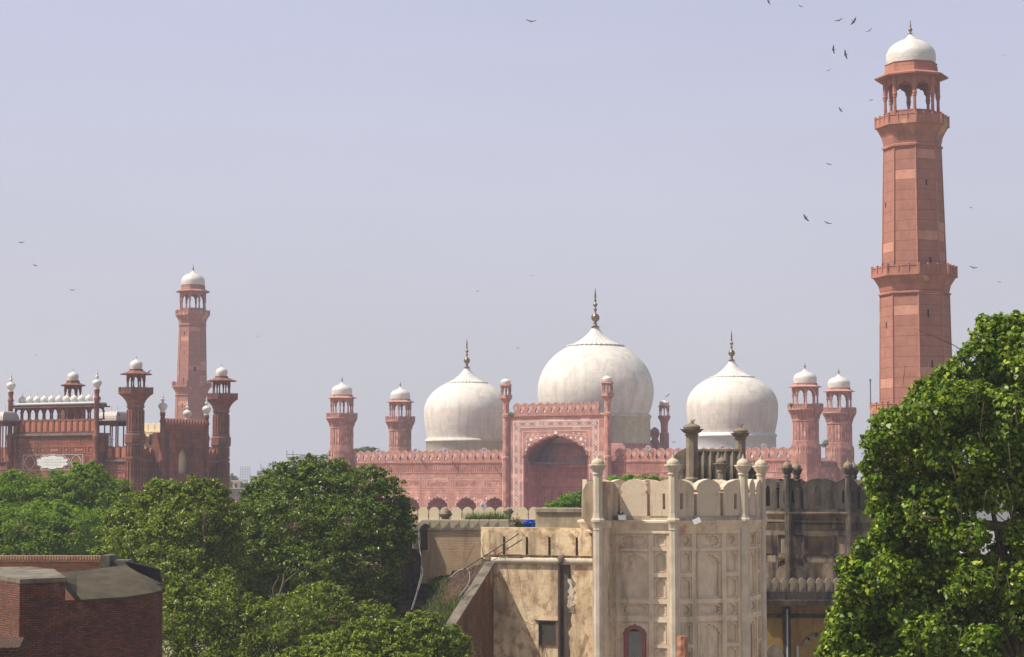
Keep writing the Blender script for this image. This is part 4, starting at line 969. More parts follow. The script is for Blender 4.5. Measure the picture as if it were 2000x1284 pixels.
# ---- the pale octagonal bastion
BY = 92.5; BX = P(1290, 1050, BY).x; RB = 198 * BY / FPX
z = lambda py: wz(py, 88.4)
ZB_COR, ZB_TOP = z(1016), z(940)
bast = thing('bastion', 'pale buff octagonal fort bastion with arched panels and lotus-topped corner pillars', 'bastion', (BX, BY, GROUND))
def panels_b(wf):
    fr = []; ar = []
    cw, sw = .66, .30; sc = wf / 2 - .62
    r1 = (z(1072), z(1042)); 
    fr.append((-cw, cw, r1[0] + .02, r1[1])); ar.append(cartouche(0, (r1[0] + r1[1]) / 2, 1.12, .48, 12, .16, 3))
    n1 = (z(1170), z(1077)); fr.append((-cw, cw, n1[0], n1[1])); ar.append(arch_hole(0, n1[0] + .1, 1.04, z(1104), z(1084), lobes=3, depth=.09, point=.4))
    r2 = (z(1203), z(1179)); fr.append((-cw, cw, r2[0], r2[1])); ar.append(cartouche(0, (r2[0] + r2[1]) / 2, 1.12, .42, 12, .16, 3))
    n2 = (z(1330), z(1214)); fr.append((-cw, cw, n2[0], n2[1])); ar.append(arch_hole(0, n2[0] + .1, 1.04, z(1242), z(1221), lobes=3, depth=.09, point=.4))
    for s_ in (-1, 1):
        c = s_ * sc
        for a, b, st in ((z(1068), z(1043), 1), (z(1204), z(1179), 1)):
            fr.append((c - sw, c + sw, a, b)); ar.append(star(c, (a + b) / 2, .22, 8, .78))
        for a, b in ((z(1119), z(1076)), (z(1170), z(1127)), (z(1258), z(1215)), (z(1310), z(1265))):
            fr.append((c - sw, c + sw, a, b)); ar.append(arch_hole(c, a + .08, .44, b - .30, b - .10, lobes=1, depth=.12, point=.5))
    for x0, x1, a, b in ((-cw, cw, z(1420), z(1345)),): fr.append((x0, x1, a, b)); ar.append(arch_hole(0, a + .1, 1.04, b - .5, b - .12, lobes=3, depth=.09, point=.4))
    return fr, ar
PHI0 = R(-38)
cor, ang = octo(BX, BY, RB, PHI0, GROUND, ZB_COR, ZB_TOP, bast, (M_PANEL, M_PANEL, M_PLAST), panels_b, 4, 1.36, skip_left=8)
for k, (x, y) in enumerate(cor):
    if k > 3: continue
    rr_ = .205
    if k == 0: x, y = P(1168, 1000, 87.55).x, 87.55
    pl_ = pillar_part(bast, x, y, GROUND, z(928), rr_, z(886) if k != 3 else z(886), M_PLASTL)
    m = M(); m.lathe([(rr_ * 1.02, ZB_COR - .46), (rr_ * 1.12, ZB_COR - .42), (rr_ * 1.12, ZB_COR - .34), (rr_ * 1.35, ZB_COR - .16), (rr_ * 1.55, ZB_COR - .06), (rr_ * 1.55, ZB_COR + .02), (rr_ * 1.25, ZB_COR + .1), (rr_ * 1.05, ZB_COR + .3)], 8, R(10), False); m.build('pillar_collar', M_PLASTL, pl_)
# projecting pier at the junction with the curtain wall; it throws its shadow across the left facet
X_ = lambda px, Y: P(px, 1000, Y).x
m = M(); m.prism([(X_(1157, 87.62), 87.62), (X_(1183, 87.62), 87.62), (X_(1203, 88.9), 88.9), (X_(1157, 89.9), 89.9)], GROUND, ZB_COR)
m.prism([(X_(1156, 87.5), 87.5), (X_(1185, 87.5), 87.5), (X_(1206, 88.8), 88.8), (X_(1157, 89.9), 89.9)], ZB_COR - .34, ZB_COR - .02); m.build('side_pier', M_PANEL, bast)
m = M()
m.plate([(X_(1137, 88.9), ZB_COR + .1), (X_(1148, 88.9), ZB_COR - .25), (X_(1163, 88.9), ZB_COR - .5), (X_(1163, 88.9), ZB_TOP + .02), (X_(1152, 88.9), ZB_TOP - .02), (X_(1144, 88.9), ZB_TOP - .12), (X_(1138.5, 88.9), ZB_TOP - .4), (X_(1137, 88.9), ZB_TOP - .75)], (), 88.9, 89.4)
m.prism([(X_(1164, 87.66), 87.66), (X_(1182, 87.66), 87.66), (X_(1201, 88.9), 88.9), (X_(1160, 89.3), 89.3)], ZB_COR, ZB_TOP - .02); m.build('pier_parapet', M_PLAST, bast)
pa, pb = Vector((X_(1183, 87.62), 87.62, 0)), Vector((X_(1203, 88.9), 88.9, 0)); pd = (pb - pa); pw = pd.length; pan_ = math.atan2(pd.y, pd.x)
m = M().at(pa.x, pa.y, 0, pan_)
for a_, b_ in ((z(1068), z(1043)), (z(1119), z(1076)), (z(1170), z(1127)), (z(1204), z(1179)), (z(1258), z(1215)), (z(1310), z(1265))):
    m.ribbon(rect(pw * .25, pw * .8, a_, b_), .03, -.03, .0, True); m.ribbon(arch_hole(pw * .52, a_ + .08, .45, b_ - .3, b_ - .1, lobes=1, depth=.1, point=.5), .03, -.03, 0, True)
m.at(); m.build('pier_panels', M_PANEL, bast)
# lattice window in the lower niche of the left facet, tall dark one on the right facet
def facet_T(k): am = ang[k] + math.pi / 8; ap = RB * math.cos(math.pi / 8); return (BX + ap * math.sin(am), BY - ap * math.cos(am), 0, am)
m = M().at(*facet_T(0)); z1_, z2_ = z(1300), z(1228)
m.plate(arch_hole(0, z1_, .98, z(1244), z(1223), lobes=3, depth=.09, point=.4), [arch_hole(0, z1_ + .05, .62, z(1242), z2_, lobes=1, depth=0.0, point=.5)], .02, .1); m.at(); fr_ = m.build('window', M_REDFR, bast)
m = M().at(*facet_T(0)); 
i = -14
while i < 40:
    for sgn in (1, -1):
        a = (-.31, z1_ + i * .09); pts = []
        x0, x1 = -.31, .31; zz0 = z1_ + i * .075; zz1 = zz0 + .62
        if sgn < 0: zz0, zz1 = zz1, zz0
        # clip to the opening's height
        lo, hi = z1_ + .05, z(1234)
        P0, P1 = (x0, zz0), (x1, zz1)
        def clip(p, q):
            if p[1] < lo and q[1] < lo or p[1] > hi and q[1] > hi: return None
            o = []
            for (u, v) in ((p, q), (q, p)):
                if u[1] < lo: t = (lo - u[1]) / (v[1] - u[1]); u = (u[0] + t * (v[0] - u[0]), lo)
                elif u[1] > hi: t = (hi - u[1]) / (v[1] - u[1]); u = (u[0] + t * (v[0] - u[0]), hi)
                o.append(u)
            return o
        c_ = clip(P0, P1)
        if c_: m.ribbon(c_, .014, .075, .085)
    i += 1
m.at(); m.build('lattice', M_JALI, fr_)
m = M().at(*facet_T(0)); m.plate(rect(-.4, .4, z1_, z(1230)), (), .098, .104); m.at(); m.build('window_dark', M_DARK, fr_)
m = M().at(*facet_T(2)); m.plate(arch_hole(0, z(1310), .5, z(1240), z(1224), lobes=1, depth=.05, point=.5), (), .13, .3); m.at(); m.build('window', M_REDFR, bast)
# ---- floodlights clamped to the bastion parapet
def floodlight(px, py, Y, tilt, label):
    c = P(px, py, Y); t = thing('floodlight', label, 'floodlight', (c.x, c.y, c.z))
    m = M(); h = .165; q = [(-h, -.09), (h, -.13), (h, .10), (-h, .12)]
    ca, sa = math.cos(tilt), math.sin(tilt)
    q = [(x * ca - zz * sa, x * sa + zz * ca) for x, zz in q]
    m.at(c.x, c.y, c.z, 0); m.plate(q, (), -.03, .0); m.at(); m.build('glass', M_WHITE, t)
    m = M().at(c.x, c.y, c.z, 0); m.plate([(x * 1.06, zz * 1.06) for x, zz in q], (), .002, .06); m.at(); m.build('housing', M_GREYP, t)
    m = M(); m.tube([(c.x, c.y + .05, c.z), (c.x - .02, c.y + .25, c.z + .12), (c.x - .12, c.y + .75, c.z + .2)], .025); m.box(c.x - .05, c.x + .05, c.y + .12, c.y + .2, c.z + .05, c.z + .16); m.build('bracket', M_IRON, t)
G_FL = 'floodlights clamped to the bastion'
for a in ((1215, 1011, 87.9, .1, 'small white floodlight tilted on the left face of the pale bastion'), (1361, 1018, 87.6, .5, 'small white floodlight, turned like a diamond, on the middle face of the pale bastion')):
    floodlight(*a)
for o in scene.objects:
    if o.name.startswith('floodlight'): o['group'] = G_FL

# ---- the sunlit curtain wall left of the bastion
WY = 89.6
w = lambda py: wz(py, WY)
wall = thing('curtain_wall', 'sunlit stained plaster wall with blind battlements and long roll moulding beside the bastion', 'wall', (P(1055, 1200, WY).x, WY, GROUND))
xl, xr = XP(938, WY), XP(1157, WY)
xm = XP(963, WY)
SH = Matrix(((1, 0, 0, 0), (-.36, 1, 0, .36 * xr), (0, 0, 1, 0), (0, 0, 0, 1)))    # the wall turns away towards its left end
def MS():
    q = M(); q.T = SH.copy(); return q
m = MS()
slits = [rect(XP(p_, WY) - .03, XP(p_, WY) + .06, w(1084), w(1050)) for p_ in (984, 1029, 1073, 1126)]
m.plate([(xm, GROUND), (xr, GROUND), (xr, w(1032)), (xl, w(1032)), (xl, w(1092)), (xm, w(1100))], slits, WY, WY + .8)
m.box(xm + .02, xr, WY + .3, WY + 1.6, GROUND, w(1035))
m.build('wall_face', M_WALL, wall)
m = MS()
px_m = [(938, 984), (984, 1029), (1029, 1073), (1073, 1126), (1126, 1157)]
for a, b in px_m:
    x0, x1 = XP(a, WY) + .07, XP(b, WY) - .05; cxx = (x0 + x1) / 2; hw_ = (x1 - x0) / 2
    q = [(x1, w(1086)), (x1, w(1052))] + [(cxx + hw_ * math.cos(t), w(1052) + (w(1036) - w(1052)) * math.sin(t)) for t in [math.pi * i / 8 for i in range(1, 8)]] + [(x0, w(1052)), (x0, w(1086))]
    m.plate([(p_[0], p_[1]) for p_ in q], (), WY - .13, WY)
m.build('blind_merlons', M_WALL, wall)
m = MS(); rows = []
for x in (xm - .1, xm, xr - .02):
    rows.append([(x, WY - .16 * math.cos(t), w(1097) + .16 * math.sin(t)) for t in [2 * math.pi * i / 12 for i in range(12)]])
m.grid(rows, True, True); m.face(rows[0]); m.box(xm, xr, WY - .06, WY, w(1104), w(1101)); m.build('roll_moulding', M_PLASTL, wall)
# drain groove with rusty pipe and scraped plaster
M_SCRAPE = masonry('scraped_white_render', (.62, .54, .42), (.16, .13, .10), None, bw=0, var=.4, stain=(.10, .08, .06), stain_amt=.9, stain_lo=.48, stain_hi=.56, sscale=1.6, streak=(1, 1, .4), bump=.4)
xa_ = XP(1091, WY); m = MS()
rr = random.Random(5)
m.tube([(xa_ + .03, WY - .07, GROUND), (xa_ + .03, WY - .07, w(1110)), (xa_ + .08, WY - .09, w(1096)), (xa_ + .14, WY - .2, w(1088))], .07, 8); m.build('drain_pipe', M_PIPE, wall)
m = MS(); zz = [w(1103 + 12 * i) for i in range(17)]
L_ = [(xa_ + .10, q) for q in zz]; R_ = [(xa_ + .10 + rr.uniform(.28, .5), q) for q in zz]
m.plate(L_[::-1] + R_, (), WY - .012, WY) ; m.build('soot_streak', M_BLACK, wall)
m = MS(); zz = [w(1132 + 6 * i) for i in range(12)]
L_ = [(xa_ + .42 + rr.uniform(-.05, .1), q) for q in zz]; R_ = [(xa_ + .62 + rr.uniform(-.08, .12), q) for q in zz]
m.plate(L_[::-1] + R_, (), WY - .024, WY) ; m.build('scraped_patch', M_SCRAPE, wall)
m = M(); m.lathe([(.05, 0), (.16, .08), (.1, .18), (.17, .28), (.06, .36)], 10, 0, True, lambda a, q: 1 + .25 * math.sin(a * 3 + q * 20)); mn_ = m.build('drain_head', M_CONCG, wall, loc=(xa_ + .1, WY - .22 + .36 * (xr - xa_), w(1103)))
# window
xw0, xw1, zw0, zw1 = XP(1054, WY), XP(1083, WY), w(1261), w(1218)
m = MS(); m.plate([(xw0 - .05, zw0 - .05), (xw1 + .05, zw0 - .05), (xw1 + .05, zw1 + .05), (xw0 - .05, zw1 + .05)], [rect(xw0, xw1, zw0, zw1)], WY - .06, WY + .01); m.box(xw0 - .2, xw1 + .2, WY - .1, WY, zw1 + .05, zw1 + .09); wn_ = m.build('window', M_PIPE, wall)
m = MS(); m.plate(rect(xw0, xw1, zw0, zw1), (), WY - .02, WY); m.build('wire_mesh', plain('rusty_mesh', (.055, .045, .035), .8, 0, .5, 30), wn_)
m = MS(); m.tube([(xw0 - .02, WY - .09, zw1), (xw0 - .03, WY - .09, GROUND)], .02); m.tube([(xw0 + .1, WY - .09, zw0), (xw0 + .2, WY - .09, zw0 - .35), (xw0 + .18, WY - .09, GROUND)], .02); m.build('conduit', M_IRON, wn_)
# brick stair parapet sloping down towards the viewer, and its shadowed brick flank
SY = 86.0
sp = thing('stair_parapet', 'sloping concrete-capped brick parapet running down beside the plaster wall', 'parapet', (P(930, 1200, 88).x, 88, GROUND))
A = Vector((xm, WY, 0)); 
def edge(px, py, Y): return P(px, py, Y)
e0, e1 = edge(964, 1102, WY + 1.5), edge(893, 1214, SY); e2 = e1 + (e1 - e0) * 2.2
d_ = (e2 - e0)
th = Vector((-.3, .09, 0))
m = M()
m.face([(e0.x, e0.y, GROUND), (e0.x, e0.y, e0.z), (e2.x, e2.y, e2.z), (e2.x, e2.y, GROUND)][::-1])
b0, b2 = e0 + th, e2 + th
m.face([(b0.x, b0.y, GROUND), (b0.x, b0.y, b0.z), (b2.x, b2.y, b2.z), (b2.x, b2.y, GROUND)])
m.face([(e2.x, e2.y, GROUND), (b2.x, b2.y, GROUND), tuple(b2), tuple(e2)][::-1])
m.build('brick_flank', masonry('brown_thin_brick', (.25, .125, .08), (.15, .075, .05), (.09, .06, .04), bw=.23, bh=.066, ms=.014, var=.6, stain=(.04, .028, .02), stain_amt=.7, stain_lo=.47, stain_hi=.66, sscale=.9, patch=(.36, .25, .16), patch_lo=.57, patch_hi=.66, bump=.8), sp)
m = M(); up = Vector((0, 0, .1)); o_ = Vector((.07, -.02, 0))
m.hexa([tuple(e2 + o_), tuple(e0 + o_), tuple(b0 - o_), tuple(b2 - o_)], [tuple(e2 + o_ + up), tuple(e0 + o_ + up), tuple(b0 - o_ + up), tuple(b2 - o_ + up)]); m.build('concrete_capping', M_CONCG, sp)
# rubble and turf bank, steps between the parapet and the dark wall
bank = thing('collapsed_bank', 'heap of broken brick rubble sloping down behind the stair parapet', 'rubble bank', (P(880, 1180, 92).x, 92, GROUND))
m = M(); rr = random.Random(9)
C = [[edge(948, 1098, 93), edge(925, 1106, 94.0), edge(880, 1120, 94.5), edge(846, 1128, 95)],
     [edge(944, 1112, 91.5), edge(915, 1125, 92), edge(872, 1135, 92.5), edge(840, 1150, 93.4)],
     [edge(925, 1140, 90), edge(898, 1160, 90), edge(868, 1180, 91), edge(838, 1185, 92)],
     [edge(890, 1190, 88), edge(872, 1205, 88.4), edge(846, 1212, 89), edge(815, 1215, 90.5)],
     [edge(850, 1235, 86), edge(835, 1245, 86.4), edge(810, 1250, 87), edge(790, 1250, 88)]]
def lerpgrid(C, n=8):
    o = []; a = len(C) - 1; b = len(C[0]) - 1
    for i in range(a * n + 1):
        fi = min(i / n, a - 1e-6); i0 = int(fi); u = fi - i0; row = []
        for j in range(b * n + 1):
            fj = min(j / n, b - 1e-6); j0 = int(fj); v = fj - j0
            p = (C[i0][j0] * (1 - v) + C[i0][j0 + 1] * v) * (1 - u) + (C[i0 + 1][j0] * (1 - v) + C[i0 + 1][j0 + 1] * v) * u
            row.append(p)
        o.append(row)
    return o
G_ = lerpgrid(C); BANKP = [p for r in G_ for p in r]
m.grid([[tuple(p + Vector((rr.uniform(-.05, .05), rr.uniform(-.08, .08), rr.uniform(-.12, .1)))) for p in r] for r in G_], False, False, lambda i, j: (j * .25, i * .3)); m.build('rubble', M_RUBBLE, bank)
stp = M()
for i in range(6):
    a = edge(838, 1130 + 11 * i, 97 - 1.0 * i); stp.box(a.x - 1.4, a.x + .5, a.y, a.y + 1.1, a.z - .3, a.z)
st_ = stp.build('stone_steps', M_BLACK); tag(st_, 'dark mossy steps climbing between the sooty wall and the rubble bank', 'steps')
# brick wall with slanting weathered coping behind
KY = 96.5; kz = lambda py: wz(py, KY)
bw_ = thing('brick_wall', 'half-plastered thin-brick wall topped by a row of slanted broken merlons', 'wall', (P(880, 1100, KY).x, KY, GROUND))
x0, x1 = XP(812, KY), XP(941, KY)
m = M(); m.box(x0, x1, KY, KY + .7, GROUND, kz(1036)); m.build('wall_face', M_EXPB, bw_)
m = M(); m.box(x0 - .1, x1, KY - .06, KY + .76, kz(1036), kz(1031)); m.build('coping', M_GREYB, bw_)
mm = M(); mm.hexa([(-.42, 0, 0), (.42, 0, 0), (.42, .75, 0), (-.42, .75, 0)], [(-.05, 0.1, .36), (.36, .1, .36), (.36, .7, .4), (-.05, .7, .4)]); ME_SL = mm.mesh('slanted_merlon', M_GREYB)
for i in range(9): place_mesh('slanted_merlon', ME_SL, bw_, Vector((XP(826 + i * 19, KY), KY + .02, kz(1031.5))) - OFF[bw_.name])
# dark pier wall at its left, behind the tree
dk = thing('sooty_wall', 'dark soot-stained merloned wall standing left of the steps', 'wall', (P(785, 1100, 94).x, 94, GROUND))
m = M(); xa, xb = XP(745, 94), XP(818, 94); m.hexa([(xa, 94, GROUND), (xb, 96.4, GROUND), (xb, 97.6, GROUND), (xa, 95.2, GROUND)], [(xa, 94, wz(1075, 94)), (xb, 96.4, wz(1075, 94)), (xb, 97.6, wz(1075, 94)), (xa, 95.2, wz(1075, 94))]); m.build('wall_face', M_BLACK, dk)
mm = M(); mm.plate(fort_outline(.82, 1.25, 0)[::-1], (), 0, .5); ME_DK = mm.mesh('merlon', M_BLACK)
for i in range(3): place_mesh('merlon', ME_DK, dk, Vector((xa + .3 + i * .84, 94.4 + i * 1.0, wz(1075, 94) - .05)) - OFF[dk.name], .75)
# ---- the grey block joining the bastion and the little terrace in front of the cream wall
TY = WY + .35
blk = MS(); tb = lambda py: wz(py, TY)
blk.box(XP(1048, TY), XP(1140, TY), TY, TY + 4, GROUND, tb(1001)); blk.box(XP(1046, TY), XP(1140, TY), TY - .1, TY + 4.1, tb(1001), tb(994))
b_ = blk.build('grey_block', M_GREYB); tag(b_, 'mossy grey plastered block abutting the left side of the bastion', 'wall')
terr = M(); terr.box(XP(870, 103), XP(1050, 103), 99.5, 108, GROUND, wz(1022, 103)); terr.box(XP(944, 99), XP(1045, 99), 98.2, 99.3, GROUND, wz(1030, 99)); terr.box(XP(868, 103), XP(925, 103), 102, 103, wz(1022, 103), wz(1017, 103)); terr.box(XP(985, 103), XP(1046, 103), 103, 104, wz(1022, 103), wz(1015, 103))
t_ = terr.build('terrace', M_GREYB); tag(t_, 'low crumbling roof terrace below the cream battlements', 'terrace')
def stub(px, ptop, pbot, Y, label, r=.26, bulb=True, mat=M_PILLAR):
    c = P(px, pbot, Y); t = thing('lotus_pillar', label, 'pillar', (c.x, c.y, c.z - .6))
    zt = wz(ptop, Y); H = zt - c.z
    m = M(); lotus_pillar(m, c.x, c.y, c.z - .6, c.z + H * .3, r, zt); m.build('shaft', mat, t)
    m = M()
    if bulb: lotus_bulb(m, c.x, c.y, c.z + H * .3, r, zt)
    else: m.lathe([(r * 1.5, c.z + H * .6), (r * 1.3, c.z + H * .75), (r * .6, zt - .05), (.05, zt)], 12, 0, True, lambda a, q: 1 + .15 * math.sin(a * 5), cx=c.x, cy=c.y)
    m.build('lotus_finial', mat, t)
stub(870, 992, 1024, 100.5, 'broken grey lotus pillar stub in front of the cream battlements, its tip missing', .19, False)
stub(993, 986, 1018, 106, 'short stone lotus pillar with pointed bulb at the right end of the terrace', .155)
# blue tank-like bundle
c = P(1033, 1024, 98.6)
t = thing('plastic_tubs', 'bright blue plastic tubs piled on the crumbling terrace by the grey block', 'tubs', (c.x, c.y, wz(1030, 99)))
for i, (dx, dz, r_, h_) in enumerate(((-.24, .0, .27, .2), (.16, 0, .25, .24), (0, .2, .32, .09), (.05, .27, .24, .09))):
    m = M(); m.lathe([(r_ * .8, 0), (r_, h_ * .8), (r_ * 1.08, h_ * .82), (r_ * 1.08, h_), (r_ * .7, h_ * .95)], 16); m.build('tub', M_BLUE, t, loc=(c.x + dx, c.y + .1 * i, wz(1030, 99) + dz + .005))
# metal railing lying across the wall and cables
rl = thing('metal_railing', 'rusty pipe railing leaning over the plaster wall above the stair parapet', 'railing', tuple(P(960, 1080, 88.6)))
m = M(); q = lambda a, b, Y=88.9: tuple(P(a, b, Y))
m.tube([q(905, 1112), q(960, 1078), q(1013, 1043), q(1020, 1054), q(969, 1086)], .026); m.build('pipe', M_PIPE, rl)
m = M(); m.tube([q(965, 1076), q(972, 1090), q(964, 1094)], .018); m.tube([q(985, 1084), q(1018, 1084), q(1022, 1090), q(975, 1090)], .018); m.tube([q(957, 1034), q(957, 1096)], .015); m.tube([q(927, 1063), q(910, 1098)], .01); m.tube([q(937, 1056), q(945, 1085)], .01); m.build('brace', M_PIPE, rl)
def cable(pts, r, label, mat=M_CABLE):
    m = M(); m.tube([tuple(P(*p_)) for p_ in pts], r, 5); o = m.build('cable', mat); tag(o, label, 'cable')
cable([(819, 1034, 93.5), (821, 1055, 93.3), (819, 1075, 93.2), (825, 1095, 92.8), (826, 1120, 92.2), (818, 1150, 91), (806, 1190, 89.5)], .012, 'pale cable drooping down the sooty wall, the outer of two')
cable([(818, 1034, 93.4), (818, 1060, 93.2), (823, 1090, 92.8), (822, 1125, 92), (813, 1160, 90.5), (803, 1192, 89.3)], .012, 'pale cable drooping down the sooty wall, the inner of two')
cable([(911, 1110, 89), (917, 1118, 88.9), (918, 1132, 88.8), (912, 1145, 88.5), (902, 1158, 88), (896, 1165, 87.6)], .022, 'pale hose curling over the broken brick bank')
cable([(880, 1128, 89), (890, 1118, 89), (905, 1111, 89)], .022, 'grey hose linking the railing to the rubble bank')
cable([(985, 1082, 90.6), (992, 1120, 90.6), (1000, 1160, 90.5), (1010, 1192, 90.4), (1025, 1215, 90.3), (1040, 1221, 90.3), (1052, 1216, 90.3)], .009, 'thin dark wire sagging across the plaster wall to the window', M_IRON)
# ---- cream merloned wall beyond
CY = 140.0; cz_ = lambda py: wz(py, CY)
cw = thing('cream_battlement', 'bright cream wall crowned by a row of rounded merlons before the prayer hall', 'wall', (XP(925, CY), CY, GROUND))
m = M(); m.box(XP(770, CY), XP(1120, CY), CY, CY + .6, GROUND, cz_(1016)); m.box(XP(770, CY), XP(1120, CY), CY - .12, CY + .7, cz_(1021), cz_(1017)); m.build('wall_face', M_CREAM, cw)
def round_outline(p, h):
    q = [(-.44, 0), (-.44, .42), (-.40, .47), (-.46, .54), (-.45, .66), (-.37, .83), (-.2, .96), (0, 1)]
    return [(x * p, z_ * h) for x, z_ in q] + [(-x * p, z_ * h) for x, z_ in q[::-1][1:]]
ME_RD = (lambda m: (m.plate(round_outline(.8, cz_(990) - cz_(1016))[::-1], (), 0, .35), m.mesh('merlon', M_CREAM))[1])(M())
for i in range(15): place_mesh('merlon', ME_RD, cw, Vector((XP(805 + i * 21.6, CY), CY, cz_(1016.5))) - OFF[cw.name])

# ---- the dark pavilion and pillars behind the pale bastion
DY = 103.0; dz_ = lambda py: wz(py, DY)
dp = thing('dark_battlement', 'soot-blackened rampart with fluted pointed merlons and two tall grey pillars', 'wall', (XP(1400, DY), DY, GROUND))
m = M(); m.box(XP(1305, DY), XP(1480, DY), DY, DY + 2, GROUND, dz_(938)); m.build('wall_face', M_BLACK, dp)
m = M()
xa, xb = XP(1307, DY), XP(1347, DY); h_ = dz_(877) - dz_(945)
m.plate([(xa, dz_(945)), (xb, dz_(945)), (xb, dz_(876)), (xa + (xb - xa) * .7, dz_(877)), (xa + (xb - xa) * .35, dz_(884)), (xa + (xb - xa) * .1, dz_(897)), (xa, dz_(915))], (), DY - .9, DY - .3); m.build('end_merlon', M_BLACKL, dp)
m = M(); m.box(XP(1347, DY), XP(1446, DY), DY + .3, DY + 1.0, dz_(945), dz_(881)); m.box(XP(1347, DY), XP(1446, DY), DY + .15, DY + 1.1, dz_(882), dz_(877.5)); m.build('coping_wall', M_GREYB, dp)
mm = M(); mh = dz_(881) - dz_(945)
mm.grid([[(.29 * sx * (1 if t < .72 else math.sqrt(max(0, 1 - ((t - .72) / .28) ** 1.4))), -.02 - .16 * (1 - abs(sx)) , mh * t) for sx in (-1, -.5, 0, .5, 1)] for t in (0, .3, .6, .72, .82, .9, .96, 1)], False, False, lambda i, j: (j * .12, i * .2)); ME_FL = mm.mesh('pointed_merlon', M_BLACKL)
for i in range(7): place_mesh('pointed_merlon', ME_FL, dp, Vector((XP(1361 + i * 14.2, DY), DY + .3, dz_(945))) - OFF[dp.name])
def big_pillar(px, ptop, pcap, Y, r, label_=None):
    c = P(px, 940, Y); zt, z1 = wz(ptop, Y), wz(pcap, Y)
    m = M(); lotus_pillar(m, 0, 0, wz(945, Y) - 4, z1, r, zt); m.lathe([(r * 1.35, wz(945, Y) - 1), (r * 1.35, wz(936, Y)), (r * 1.0, wz(932, Y))], 8, R(10), False); p_ = m.build('tall_pillar', M_PILLAR, dp, loc=(c.x, Y, 0))
    m = M(); zt2 = z1 + (zt - z1) * 1.35; lotus_bulb(m, 0, 0, z1, r, z1 + (zt - z1) * 1.12); m.build('lotus_finial', M_PILLAR, p_)
    m = M(); rg = random.Random(px)
    for q_ in range(7): a = rg.uniform(0, 6.28); m.tube([(0, 0, zt - .1), (.12 * math.cos(a), .12 * math.sin(a), zt + .02), (.2 * math.cos(a), .2 * math.sin(a), zt + rg.uniform(.05, .16))], .01, 4)
    m.build('dry_twigs', M_PIPE, p_)
big_pillar(1352, 824, 851, 101.2, .31); big_pillar(1447, 832, 858, 106, .28)
stub(1410, 886, 938, 99, 'weathered brown lotus pillar with pointed tip in front of the black fluted rampart', .21)
# ---- the darker second bastion to the right
EY = 117.0; EX = P(1606, 1050, EY).x; RE = 148 * EY / FPX; ze = lambda py: wz(py, 113.6)
b2 = thing('bastion', 'dark soot-streaked octagonal bastion above a yellow wall, beside the leafy tree', 'bastion', (EX, EY, GROUND))
def panels_e(wf):
    fr = []; ar = []; cw_, sw, sc = .85, .36, wf / 2 - .55
    for a, b in ((ze(1037), ze(1016)), (ze(1100), ze(1047))): fr.append((-cw_, cw_, a, b)); 
    ar.append(rect(-cw_ + .08, cw_ - .08, ze(1035), ze(1018))); ar.append(arch_hole(0, ze(1085), .8, ze(1065), ze(1053), lobes=1, depth=.05, point=.4))
    for s_ in (-1, 1):
        for a, b in ((ze(1037), ze(1016)), (ze(1083), ze(1045)), (ze(1110), ze(1090))): fr.append((s_ * sc - sw, s_ * sc + sw, a, b)); ar.append(rect(s_ * sc - sw + .06, s_ * sc + sw - .06, a + .06, b - .06))
    return fr, ar
M_BLACKP = masonry('dark_lichened_pillar', (.17, .135, .095), (.09, .07, .055), None, bw=0, var=.5, stain=(.02, .018, .015), stain_amt=.8, stain_lo=.45, stain_hi=.62, sscale=1.4, bump=.4)
M_EL2 = masonry('stained_buff_panel', (.30, .225, .145), (.2, .15, .10), None, bw=0, var=.5, stain=(.025, .02, .018), stain_amt=.92, stain_lo=.48, stain_hi=.62, sscale=.7, streak=(1.3, 1.3, .3), bump=.4)
M_EL = masonry('stained_umber_plaster', (.19, .135, .08), (.095, .068, .045), None, bw=0, var=.5, stain=(.02, .018, .02), stain_amt=.92, stain_lo=.46, stain_hi=.6, sscale=.6, streak=(1.3, 1.3, .3), patch=(.26, .2, .13), patch_lo=.55, patch_hi=.64, bump=.4)
cor2, ang2 = octo(EX, EY, RE, R(-25.5), GROUND, ze(1000), ze(938), b2, (M_EL, M_EL2, M_BLACK), panels_e, 2, 1.85, thick=.5, dark=True)
for k_, (x, y) in enumerate(cor2): pillar_part(b2, x, y, GROUND, ze(932), .19, ze(893), M_BLACKP)
m = M(); a1 = ang2[0] + math.pi / 8
m.build if False else None
# gallery band of little merlons and the yellow wall below
gy = 111.6; gz = lambda py: wz(py, gy)
ga = thing('gallery_parapet', 'low blackened parapet of small rounded merlons under the dark bastion', 'parapet', (XP(1570, gy), gy, gz(1175)))
m = M(); m.box(XP(1480, gy), XP(1760, gy), gy, gy + 1.2, gz(1182), gz(1156)); m.box(XP(1480, gy), XP(1760, gy), gy - .5, gy, gz(1182), gz(1172)); m.build('ledge', M_BLACK, ga)
mm = M(); mm.plate(round_outline(.48, gz(1129) - gz(1157))[::-1], (), 0, .25); mm.plate([(x * .6, .12 + q_ * .75) for x, q_ in round_outline(.48, gz(1129) - gz(1157))][::-1], (), -.04, 0); ME_GA = mm.mesh('merlon', M_BLACKL)
for i in range(14): place_mesh('merlon', ME_GA, ga, Vector((XP(1497 + i * 17, gy), gy + .05, gz(1157))) - OFF[ga.name])
yw = thing('yellow_wall', 'ochre yellow limewashed wall, sooty and peeling, low between the bastion and tree', 'wall', (XP(1570, 112.5), 112.5, GROUND))
m = M(); m.box(XP(1480, 112.5), XP(1760, 112.5), 112.5, 113.5, GROUND, gz(1182)); m.build('wall_face', M_YEL, yw)
m = M(); yy = 112.45; m.box(XP(1480, yy), XP(1760, yy), 112.3, 112.5, wz(1207, yy), wz(1200, yy)); m.box(XP(1526, yy), XP(1541, yy), 112.44, 112.5, GROUND, wz(1186, yy)); m.build('sooty_band', M_BLACK, yw)
